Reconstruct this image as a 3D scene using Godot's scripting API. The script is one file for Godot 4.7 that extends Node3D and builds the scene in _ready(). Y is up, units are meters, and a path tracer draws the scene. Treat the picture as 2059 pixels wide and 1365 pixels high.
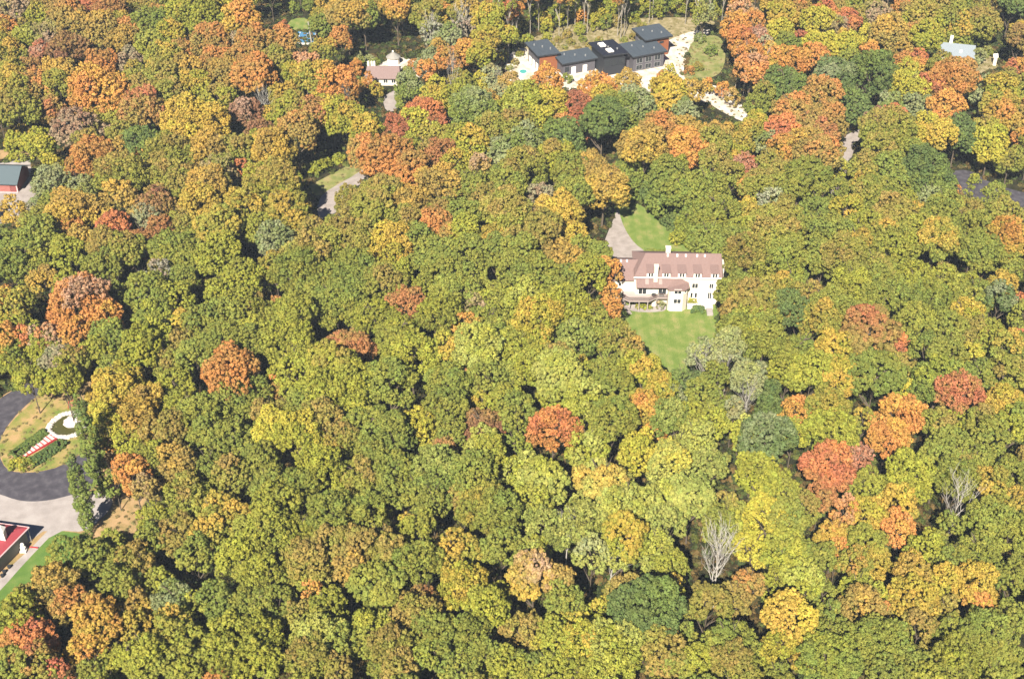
extends Node3D
# An autumn woodland seen from the air: houses, lawns and drives among several hundred trees.

var rng := RandomNumberGenerator.new()
var used := {}
var mats := {}
var clump_meshes: Array = []
var trunk_meshes: Array = []
var bare_meshes: Array = []
var leaf_mat: StandardMaterial3D
var stuff_leaf := PackedFloat32Array()
var stuff_leaf_count := 0
var stuff_trunks: Array = []
var leaf_triangles := 0
var tree_spots: Array = []
var open_zones: Array = []
var rough_zones: Array = []
var neat_zones: Array = []

# ---------------------------------------------------------------- naming and tagging
func numbered(called: String) -> String:
	var n: int = used.get(called, 0)
	used[called] = n + 1
	return called if n == 0 else "%s_%03d" % [called, n]

func thing(called: String, label: String, category: String, at := Vector3.ZERO, turn := 0.0, group := "") -> Node3D:
	var o := Node3D.new()
	o.name = numbered(called)
	add_child(o, true)
	o.position = at
	o.rotation.y = turn
	o.set_meta("label", label)
	o.set_meta("category", category)
	if group != "":
		o.set_meta("group", group)
	return o

func part(called: String, st: SurfaceTool, m: Material, parent: Node3D) -> MeshInstance3D:
	var o := MeshInstance3D.new()
	o.mesh = st.commit()
	o.material_override = m
	o.name = called
	parent.add_child(o, true)
	return o

func piece(called: String, mesh: Mesh, m: Material, parent: Node3D) -> MeshInstance3D:
	var o := MeshInstance3D.new()
	o.mesh = mesh
	o.material_override = m
	o.name = called
	parent.add_child(o, true)
	return o

func struct(called: String, st: SurfaceTool, m: Material) -> MeshInstance3D:
	var o := MeshInstance3D.new()
	o.mesh = st.commit()
	o.material_override = m
	o.name = numbered(called)
	add_child(o, true)
	o.set_meta("kind", "structure")
	return o

# ---------------------------------------------------------------- shapes
func mb() -> SurfaceTool:
	var st := SurfaceTool.new()
	st.begin(Mesh.PRIMITIVE_TRIANGLES)
	st.set_smooth_group(-1)
	return st

func done(st: SurfaceTool) -> SurfaceTool:
	st.generate_normals()
	return st

# a triangle turned so that its front looks along the given way
func tri(st: SurfaceTool, a: Vector3, b: Vector3, c: Vector3, out: Vector3) -> void:
	if (b - a).cross(c - a).dot(out) > 0.0:
		st.add_vertex(a); st.add_vertex(c); st.add_vertex(b)
	else:
		st.add_vertex(a); st.add_vertex(b); st.add_vertex(c)

func quad(st: SurfaceTool, a: Vector3, b: Vector3, c: Vector3, d: Vector3, out: Vector3) -> void:
	tri(st, a, b, c, out)
	tri(st, a, c, d, out)

func bx(st: SurfaceTool, lo: Vector3, hi: Vector3) -> void:
	hexa(st, [Vector3(lo.x, lo.y, lo.z), Vector3(hi.x, lo.y, lo.z), Vector3(hi.x, lo.y, hi.z), Vector3(lo.x, lo.y, hi.z)],
		[Vector3(lo.x, hi.y, lo.z), Vector3(hi.x, hi.y, lo.z), Vector3(hi.x, hi.y, hi.z), Vector3(lo.x, hi.y, hi.z)])

# a solid between two loops of equal length
func hexa(st: SurfaceTool, low: Array, high: Array) -> void:
	var mid := Vector3.ZERO
	for p in low + high:
		mid += p
	mid /= float(low.size() * 2)
	var n := low.size()
	for k in n:
		var j := (k + 1) % n
		var f: Vector3 = (low[k] + low[j] + high[k] + high[j]) / 4.0 - mid
		quad(st, low[k], low[j], high[j], high[k], f)
	for k in range(1, n - 1):
		tri(st, low[0], low[k], low[k + 1], Vector3.DOWN)
		tri(st, high[0], high[k], high[k + 1], Vector3.UP)

# a slab of the given thickness below a (sloping) polygon
func slab(st: SurfaceTool, top: Array, thick: float) -> void:
	var low := []
	for p in top:
		low.append(p - Vector3(0, thick, 0))
	hexa(st, low, top)

# an outline on the ground pulled up from y0 to y1 (any simple polygon)
func prism(st: SurfaceTool, poly: PackedVector2Array, y0: float, y1: float) -> void:
	var ids := Geometry2D.triangulate_polygon(poly)
	for k in range(0, ids.size(), 3):
		var p := []
		for i in 3:
			p.append(poly[ids[k + i]])
		tri(st, Vector3(p[0].x, y1, p[0].y), Vector3(p[1].x, y1, p[1].y), Vector3(p[2].x, y1, p[2].y), Vector3.UP)
		if y1 - y0 > 0.02:
			tri(st, Vector3(p[0].x, y0, p[0].y), Vector3(p[1].x, y0, p[1].y), Vector3(p[2].x, y0, p[2].y), Vector3.DOWN)
	if y1 - y0 <= 0.02:
		return
	var cw := Geometry2D.is_polygon_clockwise(poly)
	for k in poly.size():
		var a := poly[k]
		var b := poly[(k + 1) % poly.size()]
		var e := (b - a).orthogonal() * (1.0 if cw else -1.0)
		quad(st, Vector3(a.x, y0, a.y), Vector3(b.x, y0, b.y), Vector3(b.x, y1, b.y), Vector3(a.x, y1, a.y), Vector3(-e.x, 0, -e.y))

func smooth_poly(poly: PackedVector2Array, times := 2) -> PackedVector2Array:
	for t in times:
		var r := PackedVector2Array()
		for k in poly.size():
			var a := poly[k]
			var b := poly[(k + 1) % poly.size()]
			r.append(a.lerp(b, 0.25))
			r.append(a.lerp(b, 0.75))
		poly = r
	return poly

func tube(st: SurfaceTool, a: Vector3, b: Vector3, ra: float, rb: float, sides := 5) -> void:
	var d := (b - a).normalized()
	var u := d.cross(Vector3.RIGHT if absf(d.x) < 0.8 else Vector3.BACK).normalized()
	var v := d.cross(u)
	for k in sides:
		var t0 := TAU * k / sides
		var t1 := TAU * (k + 1) / sides
		var n0 := u * cos(t0) + v * sin(t0)
		var n1 := u * cos(t1) + v * sin(t1)
		quad(st, a + n0 * ra, a + n1 * ra, b + n1 * rb, b + n0 * rb, n0 + n1)

func ball(st: SurfaceTool, c: Vector3, r: Vector3, rough := 0.0, rows := 7, cols := 10) -> void:
	var pts := []
	for i in rows + 1:
		var row := []
		var ph := PI * i / rows
		for j in cols:
			var th := TAU * j / cols
			var k := 1.0 + rough * rng.randf_range(-1, 1)
			row.append(c + Vector3(sin(ph) * cos(th) * r.x, cos(ph) * r.y, sin(ph) * sin(th) * r.z) * k)
		pts.append(row)
	for i in rows:
		for j in cols:
			var a: Vector3 = pts[i][j]
			var b: Vector3 = pts[i][(j + 1) % cols]
			var e: Vector3 = pts[i + 1][(j + 1) % cols]
			var f: Vector3 = pts[i + 1][j]
			quad(st, a, b, e, f, (a + e) / 2.0 - c)

# ---------------------------------------------------------------- materials (base colours are linear)
func lin(r: float, g: float, b: float) -> Color:
	return Color(r, g, b).linear_to_srgb()

func mat(called: String, r: float, g: float, b: float, rough := 0.9, metal := 0.0) -> StandardMaterial3D:
	if mats.has(called):
		return mats[called]
	var m := StandardMaterial3D.new()
	m.albedo_color = lin(r, g, b)
	m.roughness = rough
	m.metallic = metal
	m.metallic_specular = 0.3
	mats[called] = m
	return m

# two noises laid over each other, mapped in world space
func ground_mat(called: String, stops: Array, scale: float, seed_: int, fine := 0.35, octaves := 5, mown := 0.0) -> StandardMaterial3D:
	var size := 512
	var img := Image.create(size, size, false, Image.FORMAT_RGB8)
	var n1 := FastNoiseLite.new()
	n1.seed = seed_
	n1.noise_type = FastNoiseLite.TYPE_SIMPLEX_SMOOTH
	n1.frequency = 0.010
	n1.fractal_octaves = octaves
	var g1 := n1.get_seamless_image(size, size)
	var n2 := FastNoiseLite.new()
	n2.seed = seed_ + 7
	n2.frequency = 0.11
	n2.fractal_octaves = 3
	var g2 := n2.get_seamless_image(size, size)
	for y in size:
		for x in size:
			var v := clampf(g1.get_pixel(x, y).r * (1.0 - fine) + g2.get_pixel(x, y).r * fine, 0.0, 0.9999)
			v += mown * (1.0 if (x * 14 / size) % 2 == 0 else -1.0)
			v = clampf((v - 0.5) * 1.7 + 0.5, 0.0, 0.9999) * (stops.size() - 1)
			var i := int(v)
			var c: Color = stops[i].lerp(stops[i + 1], v - i)
			img.set_pixel(x, y, c.linear_to_srgb())
	img.generate_mipmaps()
	var m := StandardMaterial3D.new()
	m.albedo_texture = ImageTexture.create_from_image(img)
	m.uv1_triplanar = true
	m.uv1_world_triplanar = true
	m.uv1_scale = Vector3.ONE * scale
	m.roughness = 0.95
	m.metallic_specular = 0.2
	mats[called] = m
	return m

# ---------------------------------------------------------------- leaves, crowns, trunks
func make_clump(seed_: int) -> ArrayMesh:
	# a bossed spray of leaves, two units wide before it is sized: three corners to a leaf
	rng.seed = seed_
	var st := mb()
	for k in 21:
		var y := 1.0 - (k + 0.5) / 21.0 * 1.12
		var ring := sqrt(maxf(0.0, 1.0 - y * y))
		var th := k * 2.39996 + rng.randf_range(-0.4, 0.4)
		var d := Vector3(cos(th) * ring, y, sin(th) * ring)
		var p := d * rng.randf_range(0.66, 1.05)
		var n := (d + Vector3(rng.randfn(), rng.randfn() + 0.3, rng.randfn()) * 0.36).normalized()
		var u := n.cross(Vector3(rng.randfn(), rng.randfn(), rng.randfn())).normalized()
		var v := n.cross(u)
		var q := rng.randf_range(0.36, 0.58)
		tri(st, p + u * q, p - u * q * 0.55 + v * q * 0.85, p - u * q * 0.55 - v * q * 0.85, n)
	return done(st).commit()

func make_trunk(seed_: int) -> ArrayMesh:
	# one unit tall, crown radius one unit: stretched to each tree
	rng.seed = seed_
	var st := mb()
	var at := Vector3.ZERO
	for k in 5:
		var to := Vector3(rng.randf_range(-0.03, 0.03), (k + 1) * 0.17, rng.randf_range(-0.03, 0.03))
		tube(st, at, to, 0.06 * (1.0 - k * 0.17), 0.06 * (1.0 - (k + 1) * 0.17), 7)
		if k >= 1:
			for j in 2:
				var a := rng.randf() * TAU
				var q := to + Vector3(cos(a) * 0.33, rng.randf_range(0.10, 0.2), sin(a) * 0.33)
				var e := q + Vector3(cos(a + 0.3) * 0.3, rng.randf_range(0.06, 0.16), sin(a + 0.3) * 0.3)
				tube(st, to, q, 0.025, 0.016, 5)
				tube(st, q, e, 0.016, 0.006, 4)
				tube(st, q, q + Vector3(cos(a - 0.7) * 0.22, 0.13, sin(a - 0.7) * 0.22), 0.012, 0.005, 4)
		at = to
	return done(st).commit()

func twig(st: SurfaceTool, a: Vector3, d: Vector3, length: float, r: float, depth: int) -> void:
	# a bough of three pieces that bends upward and puts out finer ones
	var at := a
	for k in 3:
		var to := at + d * length / 3.0
		tube(st, at, to, r * (1.0 - k * 0.27), r * (0.73 - k * 0.25), 4 if depth > 1 else 3)
		if depth > 0:
			for j in (2 if depth > 1 else 1):
				var e := (d * 0.9 + Vector3(rng.randfn() * 0.5, 0.35 + rng.randfn() * 0.2, rng.randfn() * 0.5)).normalized()
				twig(st, to, e, length * rng.randf_range(0.42, 0.6), maxf(r * 0.45, 0.012), depth - 1)
		at = to
		d = (d + Vector3(rng.randfn() * 0.08, 0.12, rng.randfn() * 0.08)).normalized()

func make_bare(seed_: int) -> ArrayMesh:
	# a leafless tree about ten units tall, with an upright leader and a fan of fine boughs
	rng.seed = seed_
	var st := mb()
	var at := Vector3.ZERO
	for k in 9:
		var t0 := k / 9.0
		var to := at + Vector3(rng.randfn() * 0.10, 1.08, rng.randfn() * 0.10)
		tube(st, at, to, 0.125 * (1.0 - t0 * 0.85), 0.125 * (1.0 - (t0 + 0.11) * 0.85), 6)
		if k >= 3:
			for j in 2:
				var an := k * 2.4 + j * 3.0 + rng.randf_range(-0.4, 0.4)
				var d := Vector3(cos(an) * 0.50, 1.0, sin(an) * 0.50).normalized()
				twig(st, to, d, (4.6 - t0 * 3.0) * rng.randf_range(0.8, 1.15), 0.055 * (1.1 - t0 * 0.6), 2)
		at = to
	return done(st).commit()

const BASE := {
	"O": [0.176, 0.182, 0.034], "Y": [0.232, 0.240, 0.032], "L": [0.262, 0.280, 0.074], "G": [0.120, 0.160, 0.036], "D": [0.060, 0.102, 0.040],
	"B": [0.240, 0.162, 0.052], "A": [0.39, 0.245, 0.050], "T": [0.44, 0.172, 0.060], "R": [0.33, 0.094, 0.062], "C": [0.19, 0.078, 0.058],
	"P": [0.29, 0.195, 0.148], "S": [0.200, 0.222, 0.130], "U": [0.37, 0.310, 0.045], "W": [0.26, 0.25, 0.22],
}

func rgb(code: String) -> Vector3:
	var c: Array = BASE[code]
	return Vector3(c[0], c[1], c[2])

# The leaf clumps of one crown: where each sits and what colour it has turned.
func crown(r: float, tall: float, code: String, form: String, seed_: int) -> Array:
	var places: Array[Transform3D] = []
	var tints := PackedColorArray()
	rng.seed = seed_
	var c1 := rgb(code[0])
	var c2 := rgb(code[1])
	var tone := rng.randf_range(0.90, 1.10)
	# every crown keeps some of the green and the bronze of the wood around it
	var olive := Vector3(0.182, 0.190, 0.036)
	c1 = c1.lerp(olive, 0.30 if code[0] in ["U", "A"] else 0.17 if code[0] in ["T", "R", "C"] else 0.22)
	if code == "RB":
		c1 = c1.lerp(olive, 0.2)
	c2 = c2.lerp(olive, 0.06)
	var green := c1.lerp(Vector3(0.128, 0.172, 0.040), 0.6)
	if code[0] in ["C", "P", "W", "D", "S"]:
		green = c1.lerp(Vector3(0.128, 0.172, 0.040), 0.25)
	var cv := maxf(r * 1.02, tall * 0.33)
	tall *= rng.randf_range(0.87, 1.17)
	var hc := tall - cv
	if form == "cone":
		cv = tall * 0.44; hc = tall * 0.52
	elif form == "column":
		cv = tall * 0.48; hc = tall * 0.51
	elif form == "bush":
		cv = tall * 0.6; hc = tall * 0.42
	elif form == "pole":
		cv = tall * 0.24; hc = tall * 0.78
	# the lobes: boughs that push out of the crown
	var nl := int(clampf(8.0 + r * 1.7, 9.0, 20.0))
	if form == "cone" or form == "column":
		nl = 14 if form == "cone" else 22
	var lobes := []
	var radii := []
	var dirs := []
	var shares := []
	var spots := []
	var spin := rng.randf() * TAU
	var wide := rng.randf_range(0.88, 1.14)
	for k in nl:
		var y := 1.0 - (k + 0.5) / nl * 1.45
		var ring := sqrt(maxf(0.0, 1.0 - y * y))
		var th := spin + k * 2.39996 + rng.randf_range(-0.35, 0.35)
		var d := Vector3(cos(th) * ring, y + rng.randf_range(-0.1, 0.1), sin(th) * ring)
		var reach := rng.randf_range(0.58, 0.82)
		var lr := r * rng.randf_range(0.29, 0.41)
		var c := Vector3(d.x * r * reach * wide, hc + d.y * cv * reach, d.z * r * reach / wide)
		if form == "cone" or form == "column":
			var t := (k + 0.5) / nl
			var w := (1.0 - t) if form == "cone" else sin(PI * clampf(t * 0.85 + 0.12, 0, 1))
			c = Vector3(cos(th) * r * w * 0.5, hc - cv + t * 2.0 * cv, sin(th) * r * w * 0.5)
			lr = r * (0.25 + 0.5 * w)
			if form == "column":
				c = Vector3(cos(th) * r * w * 0.34, c.y, sin(th) * r * w * 0.34)
				lr = r * (0.28 + 0.36 * w)
			d = Vector3(cos(th), 0.25, sin(th))
		lobes.append(c)
		radii.append(lr)
		dirs.append(d)
		shares.append(rng.randf())
		spots.append(rng.randf())
	var sparse := 1.0
	if code[0] == "W":
		sparse = 0.28
	elif code[0] == "P":
		sparse = 0.62
	elif code[0] == "S":
		sparse = 0.75
	if form == "pole":
		sparse = 0.7
	var size := clampf(0.25 + r * 0.044, 0.25, 0.62)
	if form == "cone" or form == "column":
		size = clampf(r * 0.20, 0.22, 0.6)
	var want := int(TAU * r * (r * 0.75 + cv * 0.75) / (size * size) * (0.9 if form == "column" or form == "cone" else 0.44) * sparse)
	var apart := size * size * 2.1
	var sprays := []
	for k in nl:
		sprays.append([])
	var made := 0
	var tries := 0
	while made < want and tries < want * 9:
		tries += 1
		var i := rng.randi() % nl
		var d := Vector3(rng.randfn(), rng.randfn() + 0.25, rng.randfn()).normalized()
		if d.dot(dirs[i]) < -0.30:
			continue
		var lr: float = radii[i]
		var p: Vector3 = lobes[i] + d * lr * rng.randf_range(0.60, 1.10) * Vector3(1, 0.88, 1)
		var inside := false
		for j in nl:
			if j != i and p.distance_squared_to(lobes[j]) < radii[j] * radii[j] * 0.66:
				inside = true
				break
		if inside:
			continue
		# boughs keep apart: deep gaps stay between them
		for q in sprays[i]:
			if p.distance_squared_to(q) < apart:
				inside = true
				break
		if inside:
			continue
		sprays[i].append(p)
		var up := (d * 0.8 + Vector3.UP * 0.55 + Vector3(rng.randfn(), rng.randfn(), rng.randfn()) * 0.18).normalized()
		var s := size * rng.randf_range(0.55, 1.35)
		var x := up.cross(Vector3(rng.randfn(), rng.randfn(), rng.randfn())).normalized() * s
		var z := x.cross(up)
		var y3 := up * s
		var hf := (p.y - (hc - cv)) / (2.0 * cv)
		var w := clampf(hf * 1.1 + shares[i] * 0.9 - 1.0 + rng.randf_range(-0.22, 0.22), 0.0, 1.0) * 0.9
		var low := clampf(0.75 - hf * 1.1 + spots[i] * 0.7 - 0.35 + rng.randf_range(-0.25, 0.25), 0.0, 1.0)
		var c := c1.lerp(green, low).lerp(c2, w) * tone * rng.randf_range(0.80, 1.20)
		c.x *= rng.randf_range(0.93, 1.07)
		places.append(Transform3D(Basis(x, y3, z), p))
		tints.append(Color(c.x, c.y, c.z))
		made += 1
	return [places, tints]

# the clumps joined into one mesh
func crown_mesh(parts: Array, clump: ArrayMesh) -> ArrayMesh:
	var a := clump.surface_get_arrays(0)
	var v: PackedVector3Array = a[Mesh.ARRAY_VERTEX]
	var nn: PackedVector3Array = a[Mesh.ARRAY_NORMAL]
	var verts := PackedVector3Array()
	var norms := PackedVector3Array()
	var cols := PackedColorArray()
	var one := PackedColorArray()
	one.resize(v.size())
	for k in parts[0].size():
		var xf: Transform3D = parts[0][k]
		verts.append_array(xf * v)
		norms.append_array(Transform3D(xf.basis.orthonormalized(), Vector3.ZERO) * nn)
		one.fill(parts[1][k])
		cols.append_array(one)
	leaf_triangles += verts.size() / 3
	var arr := []
	arr.resize(Mesh.ARRAY_MAX)
	arr[Mesh.ARRAY_VERTEX] = verts
	arr[Mesh.ARRAY_NORMAL] = norms
	arr[Mesh.ARRAY_COLOR] = cols
	var m := ArrayMesh.new()
	m.add_surface_from_arrays(Mesh.PRIMITIVE_TRIANGLES, arr)
	return m

func leaf_multimesh(buf: PackedFloat32Array, n: int, mesh: Mesh) -> MultiMesh:
	var mm := MultiMesh.new()
	mm.transform_format = MultiMesh.TRANSFORM_3D
	mm.use_colors = true
	mm.mesh = mesh
	mm.instance_count = n
	mm.buffer = buf
	return mm

func height_of(r: float) -> float:
	return 9.0 + 1.5 * r

# one tree that stands on its own: trunk and crown
func t(x: float, z: float, r: float, code: String, label: String, form := "", tall := 0.0) -> Node3D:
	if tall == 0.0:
		tall = height_of(r)
	var called := "broadleaf_tree"
	var category := "tree"
	var group := "trees of the autumn woodland"
	if form == "cone":
		called = "conifer_tree"; group = "conifers among the broadleaf trees"
	elif form == "column":
		called = "columnar_tree"; group = "narrow upright trees"
	elif form == "bush":
		called = "shrub"; category = "shrub"; group = "shrubs by the houses"
	elif form == "pole":
		called = "tall_trunk_tree"; group = "tall trees at the edge of the clearing"
	var o := thing(called, label, category, Vector3(x, 0, z), 0.0, group)
	var sd := int(absf(x) * 131.0 + absf(z) * 977.0)
	var pale := code[0] in ["W", "P", "S"] or form == "pole"
	if form != "bush":
		var tr := piece("trunk", trunk_meshes[sd % 4], mats["pale_bark"] if pale else mats["bark"], o)
		tr.scale = Vector3(r * 0.8, tall * 0.82, r * 0.8) if form in ["", "cone"] else Vector3(maxf(r, 2.6) * 0.9, tall * 0.95, maxf(r, 2.6) * 0.9)
		tr.rotation.y = sd % 6
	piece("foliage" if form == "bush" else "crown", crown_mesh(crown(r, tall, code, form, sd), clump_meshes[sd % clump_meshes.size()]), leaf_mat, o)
	tree_spots.append(Vector3(x, z, r))
	return o

# one tree of the woodland too many to keep apart
func s(x: float, z: float, r: float, code: String, tall := 0.0) -> void:
	if tall == 0.0:
		tall = height_of(r)
	var sd := int(absf(x) * 131.0 + absf(z) * 977.0)
	var parts := crown(r, tall, code, "", sd)
	for k in parts[0].size():
		var b: Basis = parts[0][k].basis
		var p: Vector3 = parts[0][k].origin + Vector3(x, 0, z)
		var c: Color = parts[1][k]
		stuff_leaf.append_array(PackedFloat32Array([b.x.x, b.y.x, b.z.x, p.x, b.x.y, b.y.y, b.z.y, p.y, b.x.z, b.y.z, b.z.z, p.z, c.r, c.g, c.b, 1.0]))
	stuff_leaf_count += parts[0].size()
	stuff_trunks.append(Transform3D(Basis.from_scale(Vector3(r * 0.8, tall * 0.82, r * 0.8)), Vector3(x, 0, z)))
	tree_spots.append(Vector3(x, z, r))

# a leafless pale tree
func bare(x: float, z: float, tall: float, kind: int, label: String, lean := 0.0, thick := 1.0) -> void:
	var o := thing("bare_tree", label, "tree", Vector3(x, 0, z), float(kind) * 1.7, "leafless pale trees")
	var p := piece("branches", bare_meshes[kind % bare_meshes.size()], mats["white_bark"], o)
	p.scale = Vector3(tall / 10.5 * thick, tall / 10.5, tall / 10.5 * thick)
	p.rotation.z = lean

# ---------------------------------------------------------------- pieces of houses
# a window on a wall that looks along +z of the parent turned by yaw; base is the middle of its sill
func window(parent: Node3D, base: Vector3, yaw: float, w: float, h: float, frame: Material, mullions := 1, depth := 0.06) -> void:
	var st := mb()
	var f := 0.09
	bx(st, Vector3(-w / 2 - f, -f, -0.03), Vector3(-w / 2, h + f, depth))
	bx(st, Vector3(w / 2, -f, -0.03), Vector3(w / 2 + f, h + f, depth))
	bx(st, Vector3(-w / 2, h, -0.03), Vector3(w / 2, h + f, depth))
	bx(st, Vector3(-w / 2 - 0.04, -f, -0.03), Vector3(w / 2 + 0.04, 0, depth + 0.05))
	for k in mullions:
		var x := -w / 2 + w * (k + 1) / (mullions + 1)
		bx(st, Vector3(x - 0.04, 0, -0.03), Vector3(x + 0.04, h, depth - 0.012))
	var o := part("window", done(st), frame, parent)
	o.position = base
	o.rotation.y = yaw
	var g := mb()
	bx(g, Vector3(-w / 2, 0, -0.02), Vector3(w / 2, h, 0.015))
	part("pane", done(g), mats["dark_glass"], o)

func sheet(called: String, m: Material, poly: PackedVector2Array, y: float, smooth := 2, keep_open := true) -> void:
	var p := smooth_poly(poly, smooth) if smooth > 0 else poly
	var st := mb()
	prism(st, p, y, y)
	struct(called, done(st), m)
	if keep_open:
		open_zones.append(poly)
	if called in ["scrub_grass", "grass_bank", "dry_verge", "far_yard", "dry_meadow", "lane_verge", "sandy_clearing"]:
		rough_zones.append(poly)
	else:
		neat_zones.append(poly)

func is_open(p: Vector2) -> bool:
	for z in open_zones:
		if Geometry2D.is_point_in_polygon(p, z):
			return true
	return false

# ================================================================ the scene
func _ready() -> void:
	# camera: a drone 183 m above the woodland floor, looking down by 37 degrees
	var cam := Camera3D.new()
	cam.name = "camera"
	add_child(cam)
	cam.position = Vector3(0, 183, 0)
	cam.rotation_degrees = Vector3(-37, 0, 0)
	cam.fov = 28.372
	cam.near = 1.0
	cam.far = 6000.0
	cam.current = true
	var we := WorldEnvironment.new()
	we.name = "world_environment"
	var env := Environment.new()
	env.background_mode = Environment.BG_SKY
	var sky := Sky.new()
	var psm := ProceduralSkyMaterial.new()
	psm.sky_top_color = Color(0.22, 0.42, 0.74)
	psm.sky_horizon_color = Color(0.66, 0.76, 0.86)
	psm.sky_curve = 0.12
	psm.sky_energy_multiplier = 0.45
	psm.ground_energy_multiplier = 0.5
	psm.ground_bottom_color = Color(0.20, 0.20, 0.14)
	psm.ground_horizon_color = Color(0.60, 0.68, 0.74)
	psm.sun_angle_max = 1.0
	sky.sky_material = psm
	env.sky = sky
	env.tonemap_mode = Environment.TONE_MAPPER_LINEAR
	env.tonemap_exposure = 2.85
	env.sdfgi_enabled = true
	env.ssao_enabled = true
	env.ssil_enabled = true
	env.fog_enabled = true
	env.fog_density = 0.00014
	env.fog_light_color = Color(0.80, 0.87, 0.95)
	we.environment = env
	add_child(we)
	var sun := DirectionalLight3D.new()
	sun.name = "sun"
	add_child(sun)
	sun.light_energy = 1.5
	sun.light_color = Color(1.0, 0.955, 0.88)
	sun.light_angular_distance = 0.5
	sun.shadow_enabled = true
	var az := Vector3(0.25, 0, -0.97).normalized()
	var el := deg_to_rad(43.0)
	sun.look_at_from_position(Vector3.ZERO, az * cos(el) + Vector3.DOWN * sin(el), Vector3.UP)

	make_materials()
	for k in 6:
		clump_meshes.append(make_clump(40 + k))
	for k in 4:
		trunk_meshes.append(make_trunk(90 + k))
	for k in 5:
		bare_meshes.append(make_bare(300 + k))
	make_ground()
	mansion()
	modern_house()
	red_roof_building()
	barn()
	brown_house()
	grey_house()
	estate_garden()
	small_things()
	special_trees()
	woodland_a()
	woodland_b()
	rest_of_woodland()
	infill()
	undergrowth()

func make_materials() -> void:
	leaf_mat = StandardMaterial3D.new()
	leaf_mat.vertex_color_use_as_albedo = true
	leaf_mat.albedo_color = Color.WHITE
	leaf_mat.roughness = 0.75
	leaf_mat.metallic_specular = 0.25
	leaf_mat.cull_mode = BaseMaterial3D.CULL_DISABLED
	leaf_mat.backlight_enabled = true
	leaf_mat.backlight = Color(0.3, 0.3, 0.3)
	mat("bark", 0.104, 0.084, 0.064)
	mat("pale_bark", 0.266, 0.245, 0.210)
	mat("white_bark", 0.36, 0.345, 0.32)
	mat("white_wall", 0.60, 0.55, 0.47)
	mat("white_trim", 0.82, 0.80, 0.76)
	mat("pale_shingle", 0.29, 0.23, 0.22)
	mat("rail_brown", 0.13, 0.085, 0.075)
	mat("dark_glass", 0.03, 0.035, 0.04, 0.12)
	mat("deck_wood", 0.34, 0.295, 0.29)
	mat("dark_fascia", 0.03, 0.033, 0.04, 0.6)
	mat("slate_wall", 0.090, 0.087, 0.102)
	mat("cedar_wall", 0.221, 0.081, 0.039)
	mat("black_roof", 0.018, 0.021, 0.034, 0.55)
	mat("grey_roof", 0.056, 0.071, 0.090, 0.75)
	mat("barn_roof", 0.077, 0.105, 0.122, 0.75)
	mat("pale_roof", 0.198, 0.234, 0.270, 0.7)
	mat("barn_red", 0.195, 0.065, 0.062)
	mat("barn_door", 0.294, 0.119, 0.105)
	mat("red_metal", 0.27, 0.048, 0.06, 0.5)
	mat("pink_trim", 0.490, 0.350, 0.364)
	mat("red_paint", 0.350, 0.035, 0.042)
	mat("teal_pool", 0.060, 0.300, 0.288, 0.4)
	mat("court_blue", 0.060, 0.180, 0.330)
	mat("stone_white", 0.495, 0.473, 0.443)
	mat("stone_grey", 0.240, 0.234, 0.222)
	mat("pond_water", 0.06, 0.06, 0.018, 0.08)
	mat("metal_grey", 0.30, 0.31, 0.32, 0.5, 0.3)
	ground_mat("forest_floor", [Color(0.012, 0.015, 0.009), Color(0.026, 0.027, 0.014), Color(0.048, 0.040, 0.02)], 0.06, 3)
	ground_mat("lawn", [Color(0.095, 0.148, 0.032), Color(0.125, 0.182, 0.040), Color(0.165, 0.206, 0.058), Color(0.26, 0.23, 0.10)], 0.05, 11, 0.5, 5, 0.045)
	ground_mat("bright_lawn", [Color(0.070, 0.135, 0.030), Color(0.092, 0.162, 0.036), Color(0.135, 0.185, 0.05)], 0.06, 13, 0.4)
	ground_mat("dry_grass", [Color(0.188, 0.150, 0.060), Color(0.300, 0.210, 0.105), Color(0.375, 0.247, 0.143)], 0.05, 17, 0.35)
	ground_mat("island_grass", [Color(0.119, 0.170, 0.034), Color(0.230, 0.204, 0.068), Color(0.374, 0.246, 0.128)], 0.035, 19, 0.25)
	ground_mat("verge", [Color(0.12, 0.15, 0.045), Color(0.19, 0.20, 0.07), Color(0.29, 0.235, 0.13)], 0.05, 53, 0.4)
	ground_mat("gravel", [Color(0.216, 0.192, 0.180), Color(0.282, 0.252, 0.240), Color(0.336, 0.306, 0.294)], 0.07, 23, 0.5)
	ground_mat("asphalt", [Color(0.045, 0.043, 0.054), Color(0.063, 0.060, 0.075), Color(0.096, 0.093, 0.108)], 0.09, 29, 0.35)
	ground_mat("concrete", [Color(0.25, 0.228, 0.222), Color(0.30, 0.275, 0.27), Color(0.34, 0.318, 0.312)], 0.05, 31, 0.3)
	ground_mat("pale_sand", [Color(0.34, 0.29, 0.22), Color(0.50, 0.46, 0.40), Color(0.60, 0.57, 0.53)], 0.05, 37, 0.4)
	ground_mat("scrub", [Color(0.14, 0.13, 0.05), Color(0.225, 0.19, 0.10), Color(0.36, 0.31, 0.21)], 0.07, 41, 0.5)
	ground_mat("shingles", [Color(0.165, 0.112, 0.104), Color(0.198, 0.138, 0.130), Color(0.235, 0.170, 0.162)], 0.4, 43, 0.6)
	ground_mat("brown_shingles", [Color(0.171, 0.121, 0.116), Color(0.204, 0.149, 0.143), Color(0.237, 0.182, 0.176)], 0.4, 47, 0.6)

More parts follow.
